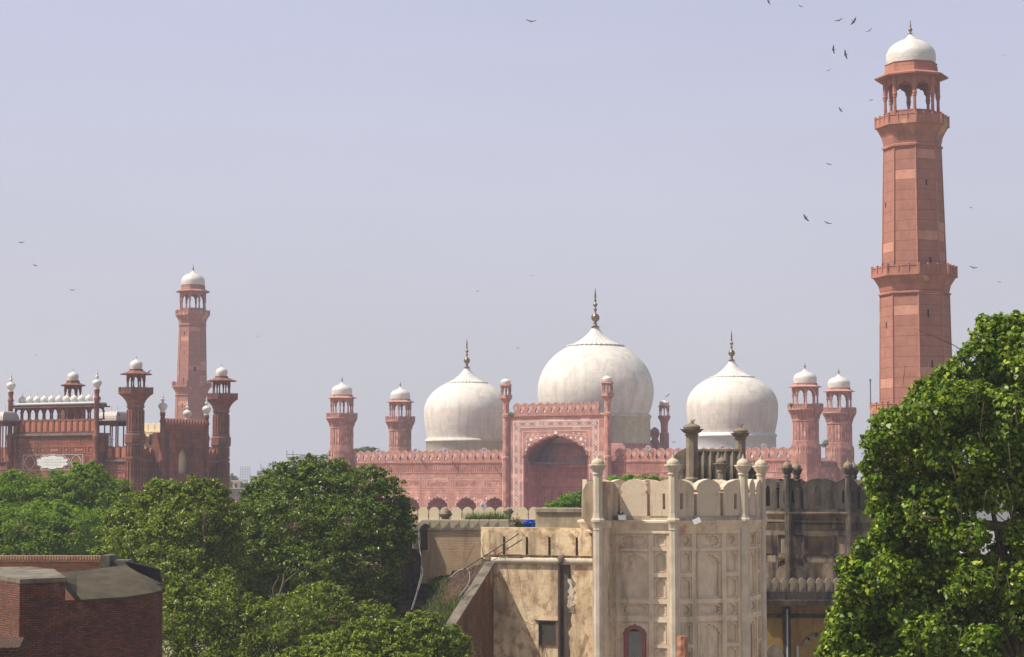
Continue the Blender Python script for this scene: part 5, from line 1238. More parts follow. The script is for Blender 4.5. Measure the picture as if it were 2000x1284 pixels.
m = M(); m.tube([(XP(1535, 112), 112.2, GROUND), (XP(1535, 112), 112.2, wz(1190, 112))], .05, 8); m.tube([(XP(1554, 112), 112.1, GROUND), (XP(1554, 112), 112.1, wz(1262, 112))], .06, 8); m.build('drain_pipe', M_GREYP, yw)
m = M(); m.ribbon([(XP(1565, yy), wz(1262, yy)), (XP(1575, yy), wz(1248, yy)), (XP(1590, yy), wz(1240, yy)), (XP(1604, yy), wz(1238, yy))], .2, 112.4, 112.5)
m.plate([(XP(1509, yy) + .55 * math.cos(t * .5236), wz(1292, yy) + 1.0 * math.sin(t * .5236)) for t in range(12)], (), 112.4, 112.5); m.build('arch_moulding', M_GREYB, yw)
# stub of brick in front of the bastion
c = P(1335, 1284, 84); m = M(); rr = random.Random(21); rows = []
for i in range(9):
    zz = wz(1320, 84) + (wz(1243, 84) - wz(1320, 84)) * i / 8; hw_ = .32 - .12 * i / 8
    rows.append([(c.x - .05 + hw_ * math.cos(t * .785 + .4) + rr.uniform(-.03, .03), 84 + hw_ * math.sin(t * .785 + .4) + rr.uniform(-.03, .03), zz) for t in range(8)])
m.grid(rows, True, False, lambda i, j: (j * .2, i * .23)); m.face([rows[-1][i] for i in range(8)]); m.lathe([(.45, GROUND), (.33, wz(1318, 84))], 8, 0, False, cx=c.x - .05, cy=84)
o = m.build('brick_post', M_BRICKO); tag(o, 'eroded stub of brick and plaster standing before the bastion', 'post')

# ---- the brick rampart in the lower left corner
rb = thing('brick_rampart', 'dark red brick rampart with sloping mossy concrete top in the lower left corner', 'rampart', (P(160, 1200, 60).x, 60, GROUND))
def q3(px, py, Y): return P(px, py, Y)
f0, f1, f2, f3 = q3(128, 1153, 58.8), q3(150, 1172, 58.9), q3(245, 1166, 60.2), q3(300, 1157, 61.4); f4 = q3(316, 1152, 62.2); f5 = q3(318, 1150, 64)
def down(p): return (p.x, p.y, GROUND)
m = M()
for a, b in ((f1, f2), (f2, f3), (f3, f4), (f4, f5)): m.face([down(a), down(b), tuple(b), tuple(a)])
g0 = q3(128, 1128, 58.6); m.face([down(g0), down(f1), tuple(f1), (g0.x, g0.y, f1.z)])
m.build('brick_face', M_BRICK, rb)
s0, s1 = q3(112, 1121, 62.5), q3(246, 1104, 64.2)
m = M(); rr = random.Random(4)
top = [g0 + Vector((0, 0, -.25)), f1, f2, f3, f4, f5]; far = [s0, q3(150, 1116, 62.8), q3(200, 1110, 63.4), s1, q3(262, 1116, 64.2), q3(316, 1143, 64.4)]
rows = [[tuple(a * (1 - t) + b * t + Vector((0, 0, .10 * math.sin(t * 3.1)))) for a, b in zip(top, far)] for t in (0, .2, .4, .6, .8, 1)]
m.grid(rows, False, False, lambda i, j: (j, i)); lip = [tuple(Vector(p) + Vector((.02, -.05, 0))) for p in rows[0]]; low = [tuple(Vector(p) + Vector((.02, -.05, -.07))) for p in rows[0]]
m.grid([low, lip, rows[0]], False, False); m.build('concrete_slope', M_CONC, rb)
# raised pier with cap
p0, p1, p2, p3 = q3(-30, 1126, 60.6), q3(39, 1133, 57.9), q3(128, 1129, 58.6), q3(127, 1129, 61.0)
m = M()
for a, b in ((p0, p1), (p1, p2), (p2, p3)): m.face([down(a), down(b), tuple(b), tuple(a)])
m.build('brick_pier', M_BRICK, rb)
c_ = [q3(-30, 1120, 60.6), q3(39, 1132, 57.85), q3(129, 1128, 58.5), q3(106, 1112, 61.5), q3(60, 1107, 62.0), q3(-30, 1108, 62.6)]
m = M(); m.face([tuple(p) for p in c_]); 
for i in range(len(c_)):
    a, b = c_[i], c_[(i + 1) % len(c_)]; m.face([(a.x, a.y, a.z - .12), (b.x, b.y, b.z - .12), tuple(b), tuple(a)])
m.build('pier_cap', M_CONCG, rb)
# back parapet of orange brick
m = M(); a, b = q3(-30, 1092, 65.2), q3(214, 1092, 65.6)
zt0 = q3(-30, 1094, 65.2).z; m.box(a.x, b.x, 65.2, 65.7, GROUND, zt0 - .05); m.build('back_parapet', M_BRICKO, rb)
m = M(); m.box(a.x, b.x, 65.14, 65.76, zt0 - .05, zt0 + .13); m.build('upright_brick_coping', M_CAPB, rb)
m = M(); a2 = q3(200, 1090, 65.0); b3 = q3(246, 1098, 64.6); m.box(a2.x, q3(216, 1095, 64.9).x, 64.7, 65.9, GROUND, zt0 + .16); m.box(q3(216, 1095, 64.9).x, b3.x, 64.9, 65.9, GROUND, zt0 + .0); m.build('parapet_end', M_CONCG, rb)
m = M(); h0, h1, h2, h3 = q3(243, 1097, 64.2), q3(272, 1102, 64.6), q3(310, 1112, 65.2), q3(315, 1148, 64.6)
poly = [q3(243, 1097, 64.0), q3(275, 1103, 64.2), q3(309, 1112, 64.4), q3(315, 1146, 64.4), q3(290, 1140, 64.3), q3(262, 1118, 64.2)]
bk = [p + Vector((.02, .22, 0)) for p in poly]
m.face([tuple(p) for p in poly][::-1])
for i in range(len(poly)):
    j = (i + 1) % len(poly); m.face([tuple(poly[i]), tuple(poly[j]), tuple(bk[j]), tuple(bk[i])])
m.build('blackened_parapet', M_TAR, rb)
m = M(); m.face([down(f5), down(bk[3]), (bk[3].x, bk[3].y, bk[3].z - .3), tuple(f5)]); m.build('brick_return', M_BRICK, rb)
c = P(15, 1262, 55); m = M(); m.hexa([(c.x - 1.2, 54, c.z - .1), (c.x + .42, 54.6, c.z - .1), (c.x + .35, 56, c.z - .05), (c.x - 1.2, 56, c.z - .05)], [(c.x - 1.2, 54, c.z), (c.x + .42, 54.6, c.z), (c.x + .2, 56, c.z + .16), (c.x - 1.2, 56, c.z + .16)])
m.box(c.x - 1.2, c.x + .1, 54.9, 55.9, GROUND, c.z - .1)
o = m.build('ledge_slab', M_RUBBLE); tag(o, 'red-brown sloping slab edge poking in at the bottom left corner', 'slab')
# ================================================================ trees
def leaf_mesh(name, pts, nrm, size, mat, shape='oval', seed=0, parent=None, aspect=.5, droop=.3):
    rg = np.random.default_rng(seed); n = len(pts)
    nrm = nrm + rg.normal(0, .8, (n, 3)); nrm /= np.linalg.norm(nrm, axis=1)[:, None] + 1e-9
    t = rg.normal(0, 1, (n, 3)); t[:, 2] -= droop * 2
    t -= nrm * (t * nrm).sum(1)[:, None]; t /= np.linalg.norm(t, axis=1)[:, None] + 1e-9
    b = np.cross(nrm, t); s = size * rg.uniform(.45, 1.3, n)[:, None]
    if shape == 'heart': prof = [(-.5, 0), (-.42, .34), (-.12, .46), (.22, .26), (.62, 0), (.22, -.26), (-.12, -.46), (-.42, -.34)]
    elif shape == 'oval': prof = [(-.5, 0), (0, aspect / 2), (.5, 0), (0, -aspect / 2)]
    k = len(prof); V = np.zeros((n, k, 3))
    for i, (a, c) in enumerate(prof): V[:, i] = pts + t * s * a + b * s * c + nrm * s * (-.35 * abs(c) * 0 + .12 * (abs(c) > .01))
    me = bpy.data.meshes.new(name); me.vertices.add(n * k); me.vertices.foreach_set('co', V.astype(np.float32).ravel())
    me.loops.add(n * k); me.polygons.add(n); me.loops.foreach_set('vertex_index', np.arange(n * k, dtype=np.int32))
    me.polygons.foreach_set('loop_start', np.arange(0, n * k, k, dtype=np.int32)); me.polygons.foreach_set('loop_total', np.full(n, k, dtype=np.int32))
    at = me.attributes.new('leafvar', 'FLOAT', 'FACE'); v = rg.beta(2, 2.2, n); v[rg.random(n) < .03] = 1.0
    at.data.foreach_set('value', v.astype(np.float32)); me.materials.append(mat); me.update(calc_edges=True)
    return me
def crown_points(blobs, n, rg, clump=.22, nclump=60, inner=.12, front=.72):
    """leaves gathered in clumps over the outside of several ellipsoids"""
    B = np.array([[*c, *r] for c, r in blobs]); area = (B[:, 3] * B[:, 5]) ** .9; pr = area / area.sum()
    P_ = []; N_ = []
    tot_cl = nclump * len(B); cb = rg.choice(len(B), tot_cl, p=pr)
    d = rg.normal(0, 1, (tot_cl, 3)); d[:, 1] = np.where(rg.random(tot_cl) < front, -abs(d[:, 1]), d[:, 1]); d[:, 2] += .15
    d /= np.linalg.norm(d, axis=1)[:, None]
    rad = np.where(rg.random(tot_cl) < .2, rg.uniform(1.04, 1.32, tot_cl), rg.uniform(.72, 1.03, tot_cl)); C = B[cb, :3] + d * B[cb, 3:] * rad[:, None]
    # drop clumps buried deep in another blob
    keep = np.ones(tot_cl, bool)
    for i in range(len(B)):
        q = ((C - B[i, :3]) / B[i, 3:]); keep &= ~((q ** 2).sum(1) < .42)
    C, d, cb = C[keep], d[keep], cb[keep]; m = len(C)
    w = rg.uniform(.4, 1.6, m); idx = rg.choice(m, n, p=w / w.sum())
    sz = B[cb[idx], 3:].mean(1) * clump
    g = rg.normal(0, 1, (n, 3)); g /= np.linalg.norm(g, axis=1)[:, None]; g *= rg.uniform(.35, 1.0, n)[:, None] ** .6
    pts = C[idx] + g * sz[:, None] * np.array([1.15, 1.15, .7])
    nr = d[idx] * .6 + g * .7 + np.array([-.1, -.15, .75])
    kl = int(n * .16); il = rg.choice(len(B), kl, p=pr); el = rg.normal(0, 1, (kl, 3)); el[:, 1] = np.where(rg.random(kl) < front, -abs(el[:, 1]), el[:, 1]); el /= np.linalg.norm(el, axis=1)[:, None]
    pl_ = B[il, :3] + el * B[il, 3:] * rg.uniform(.75, 1.14, kl)[:, None] ** 1.0
    pts = np.vstack([pts, pl_]); nr = np.vstack([nr, el * .6 + np.array([0, -.1, .7])])
    k = int(n * inner); ii = rg.choice(len(B), k, p=pr); e = rg.normal(0, 1, (k, 3)); e /= np.linalg.norm(e, axis=1)[:, None]
    pin = B[ii, :3] + e * B[ii, 3:] * rg.uniform(.3, .85, k)[:, None]
    return np.vstack([pts, pin]), np.vstack([nr, e + np.array([0, 0, .5])]), C
def branches(m, base, tips, rg, r0=.3, wob=.25):
    base = Vector(base)
    for tx in tips:
        tx = Vector(tx); mid = base.lerp(tx, .45) + Vector((rg.uniform(-1, 1) * wob * 2, rg.uniform(-1, 1) * wob * 2, rg.uniform(0, 1) * wob * 2))
        m2 = mid.lerp(tx, .5) + Vector((rg.uniform(-1, 1) * wob, rg.uniform(-1, 1) * wob, rg.uniform(0, 1) * wob))
        m.tube([tuple(base), tuple(mid), tuple(m2), tuple(tx)], [r0, r0 * .62, r0 * .36, r0 * .12], 7)
        for q in range(3):
            p_ = mid.lerp(tx, rg.uniform(.1, .8)); e = p_ + Vector((rg.uniform(-1, 1), rg.uniform(-1, 1), rg.uniform(-.2, .9))) * (tx - base).length * .25
            m.tube([tuple(p_), tuple(p_.lerp(e, .5) + Vector((0, 0, .1))), tuple(e)], [r0 * .25, r0 * .16, r0 * .05], 5)
def tree(label, cat, blobs_px, Y, n, leaf, mat, trunk_px, seed, shape='oval', aspect=.5, ydep=.8, clump=.24, nclump=60, r0=.3, droop=.3, front=.72, extra=None, inner=.24, name='tree', group=None, zg=GROUND):
    """blobs_px: (px, py, rx, ry[, dY])"""
    s_ = Y / FPX; blobs = []
    for b in blobs_px:
        dY = b[4] if len(b) > 4 else 0; c = P(b[0], b[1], Y + dY); blobs.append(((c.x, c.y, c.z), (b[2] * s_, max(b[2], b[3]) * s_ * ydep, b[3] * s_)))
    rs = random.Random(seed * 7 + 1)
    for c_, r_ in list(blobs):                 # stray sprays that break the outline
        for _ in range(3):
            a_ = rs.uniform(-.3, 3.44); q_ = rs.uniform(.9, 1.07); f_ = rs.uniform(.14, .28)
            blobs.append(((c_[0] + r_[0] * q_ * math.cos(a_), c_[1] + rs.uniform(-.5, .3) * r_[1], c_[2] + r_[2] * q_ * math.sin(a_)), (r_[0] * f_, r_[0] * f_, r_[2] * f_ * 1.3)))
    rg = np.random.default_rng(seed); pts, nr, C = crown_points(blobs, n, rg, clump, nclump, inner, front)
    c0 = P(*trunk_px, Y); t = thing(name, label, cat, (c0.x, c0.y, zg), group=group)
    off = OFF[t.name]
    me = leaf_mesh('crown', pts - np.array(off), nr, leaf, mat, shape, seed, aspect=aspect, droop=droop); place_mesh('crown', me, t, (0, 0, 0))
    m = M(); rr = random.Random(seed); fork = Vector((c0.x, c0.y, c0.z))
    m.tube([(c0.x, c0.y, zg - .2), (c0.x + .1, c0.y, (zg + c0.z) / 2), tuple(fork)], [r0 * 1.6, r0 * 1.25, r0 * 1.0], 10)
    big = sorted(blobs, key=lambda b: -b[1][0])[:40]; tips = [Vector(b[0]) + Vector((0, b[1][1] * .45, b[1][2] * .3)) for b in rr.sample(big, min(len(big), 14))]
    branches(m, fork, tips, rr, r0 * .8)
    for q in rg.choice(len(C), min(len(C), 60), replace=False):     # twigs reaching the clumps
        e = Vector(C[q]); b_ = min(tips, key=lambda tt: (tt - e).length); m.tube([tuple(b_), tuple(b_.lerp(e, .5) + Vector((0, 0, .05))), tuple(e)], [r0 * .14, r0 * .09, r0 * .03], 4)
    if extra: extra(m)
    m.build('trunk', M_BARK, t); return t
tree('bright green feathery-leaved tree at the far left in front of the gatehouse', 'tree',
     [(-20, 985, 60, 45), (45, 975, 55, 42), (100, 985, 55, 50), (165, 962, 48, 42), (205, 985, 48, 50), (238, 995, 26, 32), (60, 1040, 80, 50, -2), (150, 1045, 80, 50, -2), (-20, 1045, 70, 50, -2), (215, 1050, 50, 50, -1), (20, 945, 26, 20), (112, 938, 24, 18), (178, 925, 24, 18), (70, 1085, 90, 40, -2)],
     112, 52000, .26, L_NEEM, (110, 1090), 1, aspect=.26, clump=.2, nclump=36, r0=.16, ydep=.9, droop=.1)
def dead1(m):
    q = lambda a, b, Y=88: tuple(P(a, b, Y)); m.tube([q(396, 1100), q(398, 1060), q(397, 1035), q(400, 1005), q(397, 985)], [.09, .07, .06, .04, .02], 6)
tree('olive-green glossy-leaved tree between the gatehouse and the dense dark tree', 'tree',
     [(275, 1020, 60, 55), (330, 985, 52, 42), (390, 985, 46, 44), (425, 1010, 40, 48), (355, 1040, 75, 55, -1), (260, 1085, 60, 55, -1), (430, 1075, 50, 60), (340, 1120, 70, 55, -2), (310, 958, 26, 20), (385, 955, 24, 18), (420, 966, 20, 22), (235, 1040, 34, 40), (400, 1150, 60, 50, -2), (300, 1170, 30, 50)],
     90, 64000, .15, L_OLIVE, (350, 1200), 2, clump=.155, nclump=52, r0=.16, extra=dead1)
def dead2(m):
    q = lambda a, b, Y=86: tuple(P(a, b, Y)); m.tube([q(600, 1160, 92), q(535, 1195), q(545, 1165), q(553, 1140), q(555, 1120)], [.11, .09, .07, .05, .03], 6); m.tube([q(548, 1160), q(560, 1168), q(562, 1176)], [.04, .03, .02], 5); m.tube([q(537, 1180), q(533, 1150), q(545, 1125)], [.05, .035, .02], 5); m.tube([q(553, 1140), q(570, 1125), q(580, 1118)], [.04, .02, .01], 5)
    for k in range(3): m.tube([q(620, 1128, 94), q(622 + k * 2, 1060, 94), q(628 - k * 8, 1000, 94)], [.14, .11, .05], 6)
tree('broad dense dark-green tree in the middle, rising in front of the prayer hall', 'tree',
     [(560, 960, 62, 50), (630, 948, 60, 46), (585, 925, 40, 24), (645, 930, 36, 24), (700, 955, 62, 42), (745, 985, 50, 50), (510, 1005, 52, 48), (470, 1045, 42, 42), (570, 1020, 85, 65, -1), (670, 1030, 85, 60, -1), (745, 1040, 56, 56), (770, 1015, 36, 34), (520, 1090, 70, 60, -1), (610, 1110, 75, 60, -2), (700, 1110, 80, 65, -1), (455, 1110, 60, 55), (520, 1160, 70, 55, -2), (640, 1170, 90, 60), (730, 1170, 50, 60, 1), (790, 1020, 24, 20)],
     94, 125000, .145, L_DARK, (620, 1130), 3, clump=.14, nclump=62, r0=.22, extra=dead2)
tree('sprawling mid-green tree filling the bottom centre left, beside the brick rampart', 'tree',
     [(370, 1215, 60, 55), (340, 1265, 50, 50), (430, 1190, 62, 50), (400, 1260, 70, 50), (480, 1240, 60, 60), (550, 1235, 70, 60), (600, 1280, 60, 50), (500, 1290, 80, 50), (360, 1170, 36, 36), (430, 1310, 90, 50), (650, 1215, 60, 45, 2), (730, 1220, 50, 40, 2), (620, 1180, 60, 40, 2)],
     80, 62000, .125, L_OLIVE, (450, 1340), 4, clump=.16, nclump=52, r0=.14)
tree('fresh-leaved tree top at the bottom edge in front of the stair parapet', 'tree',
     [(650, 1275, 55, 36), (720, 1255, 55, 36), (785, 1262, 55, 40), (845, 1250, 44, 36), (880, 1275, 36, 34), (825, 1222, 34, 26), (755, 1235, 34, 22), (700, 1300, 90, 40), (820, 1305, 80, 40), (590, 1300, 50, 30), (690, 1236, 28, 20), (895, 1250, 18, 16)],
     74, 42000, .125, L_OLIVE, (760, 1380), 5, clump=.17, nclump=48, r0=.12)
def twigs6(m):
    q = lambda a, b, Y=44: tuple(P(a, b, Y)); rr = random.Random(2)
    m.tube([q(2010, 1010, 46), q(1960, 1030, 45.6), q(1900, 1022, 45.2), q(1850, 1020, 44.8), q(1800, 1010, 44)], [.16, .13, .10, .06, .03], 8)
    m.tube([q(2020, 960, 46), q(1960, 945, 45.4), q(1900, 920, 45), q(1860, 890, 44.5)], [.14, .11, .07, .03], 8)
    m.tube([q(2010, 1120, 46), q(1960, 1110, 45.6), q(1900, 1080, 45.2)], [.17, .12, .06], 8)
    m.tube([q(1985, 1330, 46), q(1978, 1240, 46), q(1968, 1150, 46)], [.22, .18, .12], 8)
    for k in range(26):
        a, b = rr.uniform(1760, 1990), rr.uniform(700, 1230); l = rr.uniform(20, 60); dx = rr.uniform(-14, 14)
        m.tube([q(a, b, 43.5), q(a + dx * .5, b + l * .5, 43.4), q(a + dx, b + l, 43.5)], [.010, .008, .004], 4)
def rprof(py):
    pts = [(620, 1960), (640, 1930), (700, 1865), (760, 1795), (800, 1735), (850, 1700), (900, 1684), (960, 1690), (1000, 1705), (1040, 1698), (1080, 1668), (1120, 1640), (1180, 1632), (1220, 1622), (1260, 1604), (1300, 1598)]
    for a, b in zip(pts, pts[1:]):
        if a[0] <= py <= b[0]: return a[1] + (b[1] - a[1]) * (py - a[0]) / (b[0] - a[0])
    return pts[-1][1] if py > 1300 else 1945
bl = []
rr = random.Random(8)
for py in range(665, 1340, 38):
    x = rprof(py) + 44 + rr.uniform(-10, 12)
    while x < 2060:
        r_ = rr.uniform(30, 46); bl.append((x, py + rr.uniform(-12, 12), r_, r_ * .85, rr.uniform(-1.0, 1.4) if x > rprof(py) + 70 else rr.uniform(-.2, .8))); x += rr.uniform(42, 62)
bl += [(1965, 640, 26, 22), (1990, 632, 24, 18), (1925, 690, 24, 20), (1700, 870, 20, 22), (1655, 1110, 24, 20), (1620, 1262, 22, 24)]
for py in range(640, 1290, 16):
    x = rprof(py); bl.append((x + rr.uniform(4, 26), py + rr.uniform(-8, 8), rr.uniform(9, 17), rr.uniform(8, 15), rr.uniform(-.5, .8)))
bl = [b for b in bl if not (1905 < b[0] < 1962 and 1005 < b[1] < 1085)]
tree('tall close heart-leaved tree covering the right edge of the view', 'tree', bl, 45, 92000, .102, L_PEEP, (1995, 1330), 6, shape='heart', clump=.22, nclump=30, r0=.08, ydep=1.0, droop=.75, extra=twigs6, front=.68, inner=.14)
# shrubs
def shrub(label, blobs, Y, n, leaf, mat, seed, cat='shrub', zg=None, **k):
    bx = blobs[0]; base = P(bx[0], max(b[1] + b[3] for b in blobs), Y)
    return tree(label, cat, blobs, Y, n, leaf, mat, (bx[0], bx[1] + bx[3] * .6), seed, r0=.04, name='shrub', zg=base.z if zg is None else zg, **k)
shrub('vivid green shrub showing above the bastion battlements, left of its second pillar', [(1215, 945, 32, 14), (1250, 942, 34, 12), (1290, 948, 26, 14), (1230, 965, 40, 24), (1275, 965, 34, 24)], 104, 9000, .13, L_SHRUB, 31, clump=.35, nclump=10, zg=-8)
shrub('bright green bush behind the grey block at the foot of the portal', [(1115, 982, 26, 14), (1092, 988, 22, 8), (1135, 975, 16, 14), (1150, 985, 20, 16)], 112, 5000, .13, L_SHRUB, 32, clump=.35, nclump=10, zg=-8)
shrub('pale green bush peeping over the left parapet of the prayer hall', [(716, 880, 18, 6), (700, 882, 10, 5), (732, 881, 9, 5)], 365, 1600, .3, L_FAR, 33, zg=-2)
shrub('tiny plant sprouting on the flank parapet between the two right turrets', [(1612, 866, 5, 6), (1609, 870, 5, 4)], 318, 260, .22, L_FAR, 34, zg=3)
shrub('small weed growing from the left portal turret at cornice height', [(1000, 812, 5, 4), (996, 809, 3, 3)], 322, 160, .22, L_SHRUB, 35, zg=11)
shrub('small leafy weed beside the blue tubs', [(1012, 1025, 6, 5), (1018, 1029, 5, 4)], 98.3, 500, .08, L_SHRUB, 36)
shrub('tuft of dry weed on the left side of a balcony of the nearer right turret', [(1545, 792, 3, 3)], 305, 70, .22, L_FAR, 37, zg=12)
shrub('tuft of weed on the right side of a balcony of the nearer right turret', [(1603, 792, 4, 3)], 307, 90, .22, L_FAR, 38, zg=12)
shrub('green creeper spilling below the left floodlight of the bastion', [(1200, 1017, 10, 3), (1190, 1020, 8, 3)], 88.8, 350, .05, L_OLIVE, 39)
# grass tufts
def grass(name, label, pts, h, n, seed, mat=M_GRASS):
    rg = random.Random(seed); m = M()
    for _ in range(n):
        p_ = rg.choice(pts) + Vector((rg.uniform(-.25, .25), rg.uniform(-.2, .2), rg.uniform(-.05, .02))); a = rg.uniform(0, 6.28); hh = h * rg.uniform(.4, 1.1); w_ = .016; l = Vector((math.cos(a), math.sin(a), 0)); b = p_ + l * hh * .35 + Vector((0, 0, hh))
        s_ = Vector((-l.y, l.x, 0)) * w_; m.face([tuple(p_ - s_), tuple(p_ + s_), tuple(b)], uv=[(0, 0)] * 3)
    o = m.build(name, mat); 
    at = o.data.attributes.new('leafvar', 'FLOAT', 'FACE'); at.data.foreach_set('value', np.random.default_rng(seed).random(len(o.data.polygons)).astype(np.float32))
    tag(o, label, 'grass', kind='stuff'); return o
grass('grass', 'green grass growing down the rubble bank', [p + Vector((0, 0, .02)) for i, r in enumerate(G_) for j, p in enumerate(r) if (j > 15 or i > 18) and p.z < -4.4], .28, 3200, 1)
grass('grass', 'tufts of grass along the edge of the roof terrace', [P(x, 1022, 100) for x in range(915, 992, 2)] , .55, 900, 2)
grass('grass', 'dry grass fringe on the rear of the terrace', [P(x, 1019, 102.5) for x in list(range(916, 940, 2)) + list(range(950, 985, 2))], .6, 500, 3)
# ---- far town
def block(name, label, cat, x0, x1, ytop, Y, dep, mat, wins=(), extra=None):
    t = thing(name, label, cat, (XP((x0 + x1) / 2, Y), Y, GROUND)); m = M(); m.box(XP(x0, Y), XP(x1, Y), Y, Y + dep, GROUND, wz(ytop, Y)); m.build('walls', mat, t)
    for (a, b, c, d) in wins:
        m = M(); m.box(XP(a, Y), XP(b, Y), Y - .05, Y + .3, wz(d, Y), wz(c, Y)); w_ = m.build('window', M_DARK, t)
    if extra: extra(t, Y)
    return t
def e1(t, Y):
    m = M(); m.box(XP(440, Y), XP(500, Y), Y - .4, Y + 12, wz(955, Y), wz(953.5, Y)); m.build('parapet', M_CITYC, t)
block('town_house', 'long low mauve building in the gap right of the gatehouse', 'building', 436, 540, 955, 520, 14, M_ROOF, [(447, 454, 957, 960)], e1)
def e2(t, Y):
    m = M(); m.box(XP(452, Y), XP(476, Y), Y - .8, Y + 8, wz(941, Y), wz(938.5, Y)); m.build('roof_slab', M_CITYC, t)
block('town_house', 'small cream rooftop room with one window above the mauve building', 'building', 455, 469, 941, 530, 5, M_CITYC, [(459, 464, 945, 953)], e2)
block('town_house', 'mauve sloping annexe beside the cream rooftop room', 'building', 469, 485, 944, 532, 8, M_ROOF)
def e3(t, Y):
    m = M(); m.box(XP(487, Y), XP(524, Y), Y - .6, Y, wz(931, Y), wz(929.5, Y)); m.build('cornice', M_CITYC, t)
    m = M(); m.box(XP(492, Y), XP(502, Y), Y - .5, Y, wz(938, Y), wz(935, Y)); m.build('window_hood', M_CITYC, t)
block('town_house', 'cream old house with hooded window left of the dense tree', 'building', 489, 560, 930, 560, 15, M_CITYC, [(494, 500, 940, 948), (508, 514, 940, 948)], e3)
def e4(t, Y):
    for a, b, c, d in ((510, 514, 913, 920), (523, 531, 914, 919)): m = M(); m.box(XP(a, Y), XP(b, Y), Y + 1, Y + 3, wz(d, Y), wz(c, Y)); m.build('water_tank', M_GREYP, t)
    m = M()
    for a in (508, 522, 532, 540): m.tube([(XP(a, Y), Y + 2, wz(921, Y)), (XP(a, Y), Y + 2, wz(905, Y))], .1, 4)
    m.build('roof_pole', M_IRON, t)
block('town_house', 'grey concrete building with water tanks on its roof, far off', 'building', 502, 560, 920, 640, 15, M_CITY, [(506, 512, 924, 927)], e4)
fr = M(); Yf = 700
for a in (470, 474.5, 479, 484, 488.5): fr.tube([(XP(a, Yf), Yf, GROUND), (XP(a, Yf), Yf, wz(912, Yf))], .16, 4)
for b in (912, 917, 922, 927, 932, 937): fr.tube([(XP(470, Yf), Yf, wz(b, Yf)), (XP(488.5, Yf), Yf, wz(b, Yf))], .12, 4)
o = fr.build('billboard_frame', M_GREYP); tag(o, 'pale open steel lattice frame standing far off behind the houses', 'frame')
def e5(t, Y):
    m = M(); m.box(XP(560, Y), XP(650, Y), Y - .5, Y + 20, wz(894.5, Y), wz(892.5, Y)); m.build('roof_edge', M_GREYP, t)
    m = M()
    for a in (560, 572): m.tube([(XP(a, Y), Y, wz(893, Y)), (XP(a, Y), Y, wz(880, Y))], .09, 4)
    m.tube([(XP(560, Y), Y, wz(888, Y)), (XP(650, Y), Y, wz(890.5, Y))], .07, 4); m.build('roof_railing', M_IRON, t)
    m = M(); rows = [[(XP(576 + 38 * i / 8, Y), Y + 2 + yy, wz(893 - 5 * math.sin(math.pi * i / 8) * (.6 if yy else 1), Y)) for yy in (0, 2)] for i in range(9)]; m.grid(rows, False, False); m.face([r[0] for r in rows] ); m.build('heap_on_roof', M_CITY, t)
block('white_building', 'bright white flat-roofed building behind the dense tree, left of the prayer hall', 'building', 560, 655, 895, 480, 20, M_DRUMW, (), e5)
shrub('hazy green tree far off, right of the gatehouse', [(452, 945, 12, 14), (442, 950, 12, 14), (460, 952, 9, 9)], 620, 2500, .9, L_FAR, 41, cat='tree', zg=GROUND)
cwl = M(); cwl.box(XP(425, 262), XP(640, 262), 262, 263, GROUND, wz(977, 262)); cwl.box(XP(425, 262), XP(640, 262), 261.9, 263.1, wz(978, 262), wz(976.6, 262))
o = cwl.build('courtyard_wall', M_MINAR); tag(o, 'low pink sandstone wall glimpsed between the gatehouse and the dense tree', 'wall')
wh = thing('white_house', 'white plastered house glimpsed through the gap in the heart-leaved tree', 'building', (XP(1930, 130), 130, GROUND))
m = M(); m.box(XP(1890, 130), XP(1990, 130), 130, 136, GROUND, wz(985, 130)); m.build('walls', M_DRUMW, wh)
m = M(); m.box(XP(1888, 130), XP(1992, 130), 129.8, 136.2, wz(985, 130), wz(978, 130)); m.build('roof_slab', M_CITY, wh)
for q_ in (1900, 1955): m = M(); m.box(XP(q_, 130), XP(q_ + 18, 130), 129.95, 130.2, wz(1125, 130), wz(1098, 130)); m.build('window', M_DARK, wh)
# mast
m = M(); Ym = 420
m.tube([(XP(1702, Ym), Ym, GROUND), (XP(1702, Ym), Ym, wz(741, Ym))], .12, 5); m.tube([(XP(1699, Ym), Ym, GROUND), (XP(1701.5, Ym), Ym, wz(760, Ym))], .05, 4); m.tube([(XP(1705, Ym), Ym, GROUND), (XP(1702.5, Ym), Ym, wz(760, Ym))], .05, 4); m.box(XP(1700.5, Ym), XP(1703.5, Ym), Ym - .2, Ym + .2, wz(745, Ym), wz(741, Ym))
o = m.build('antenna_mast', M_IRON); tag(o, 'slender guyed antenna mast just left of the tallest minaret', 'mast')
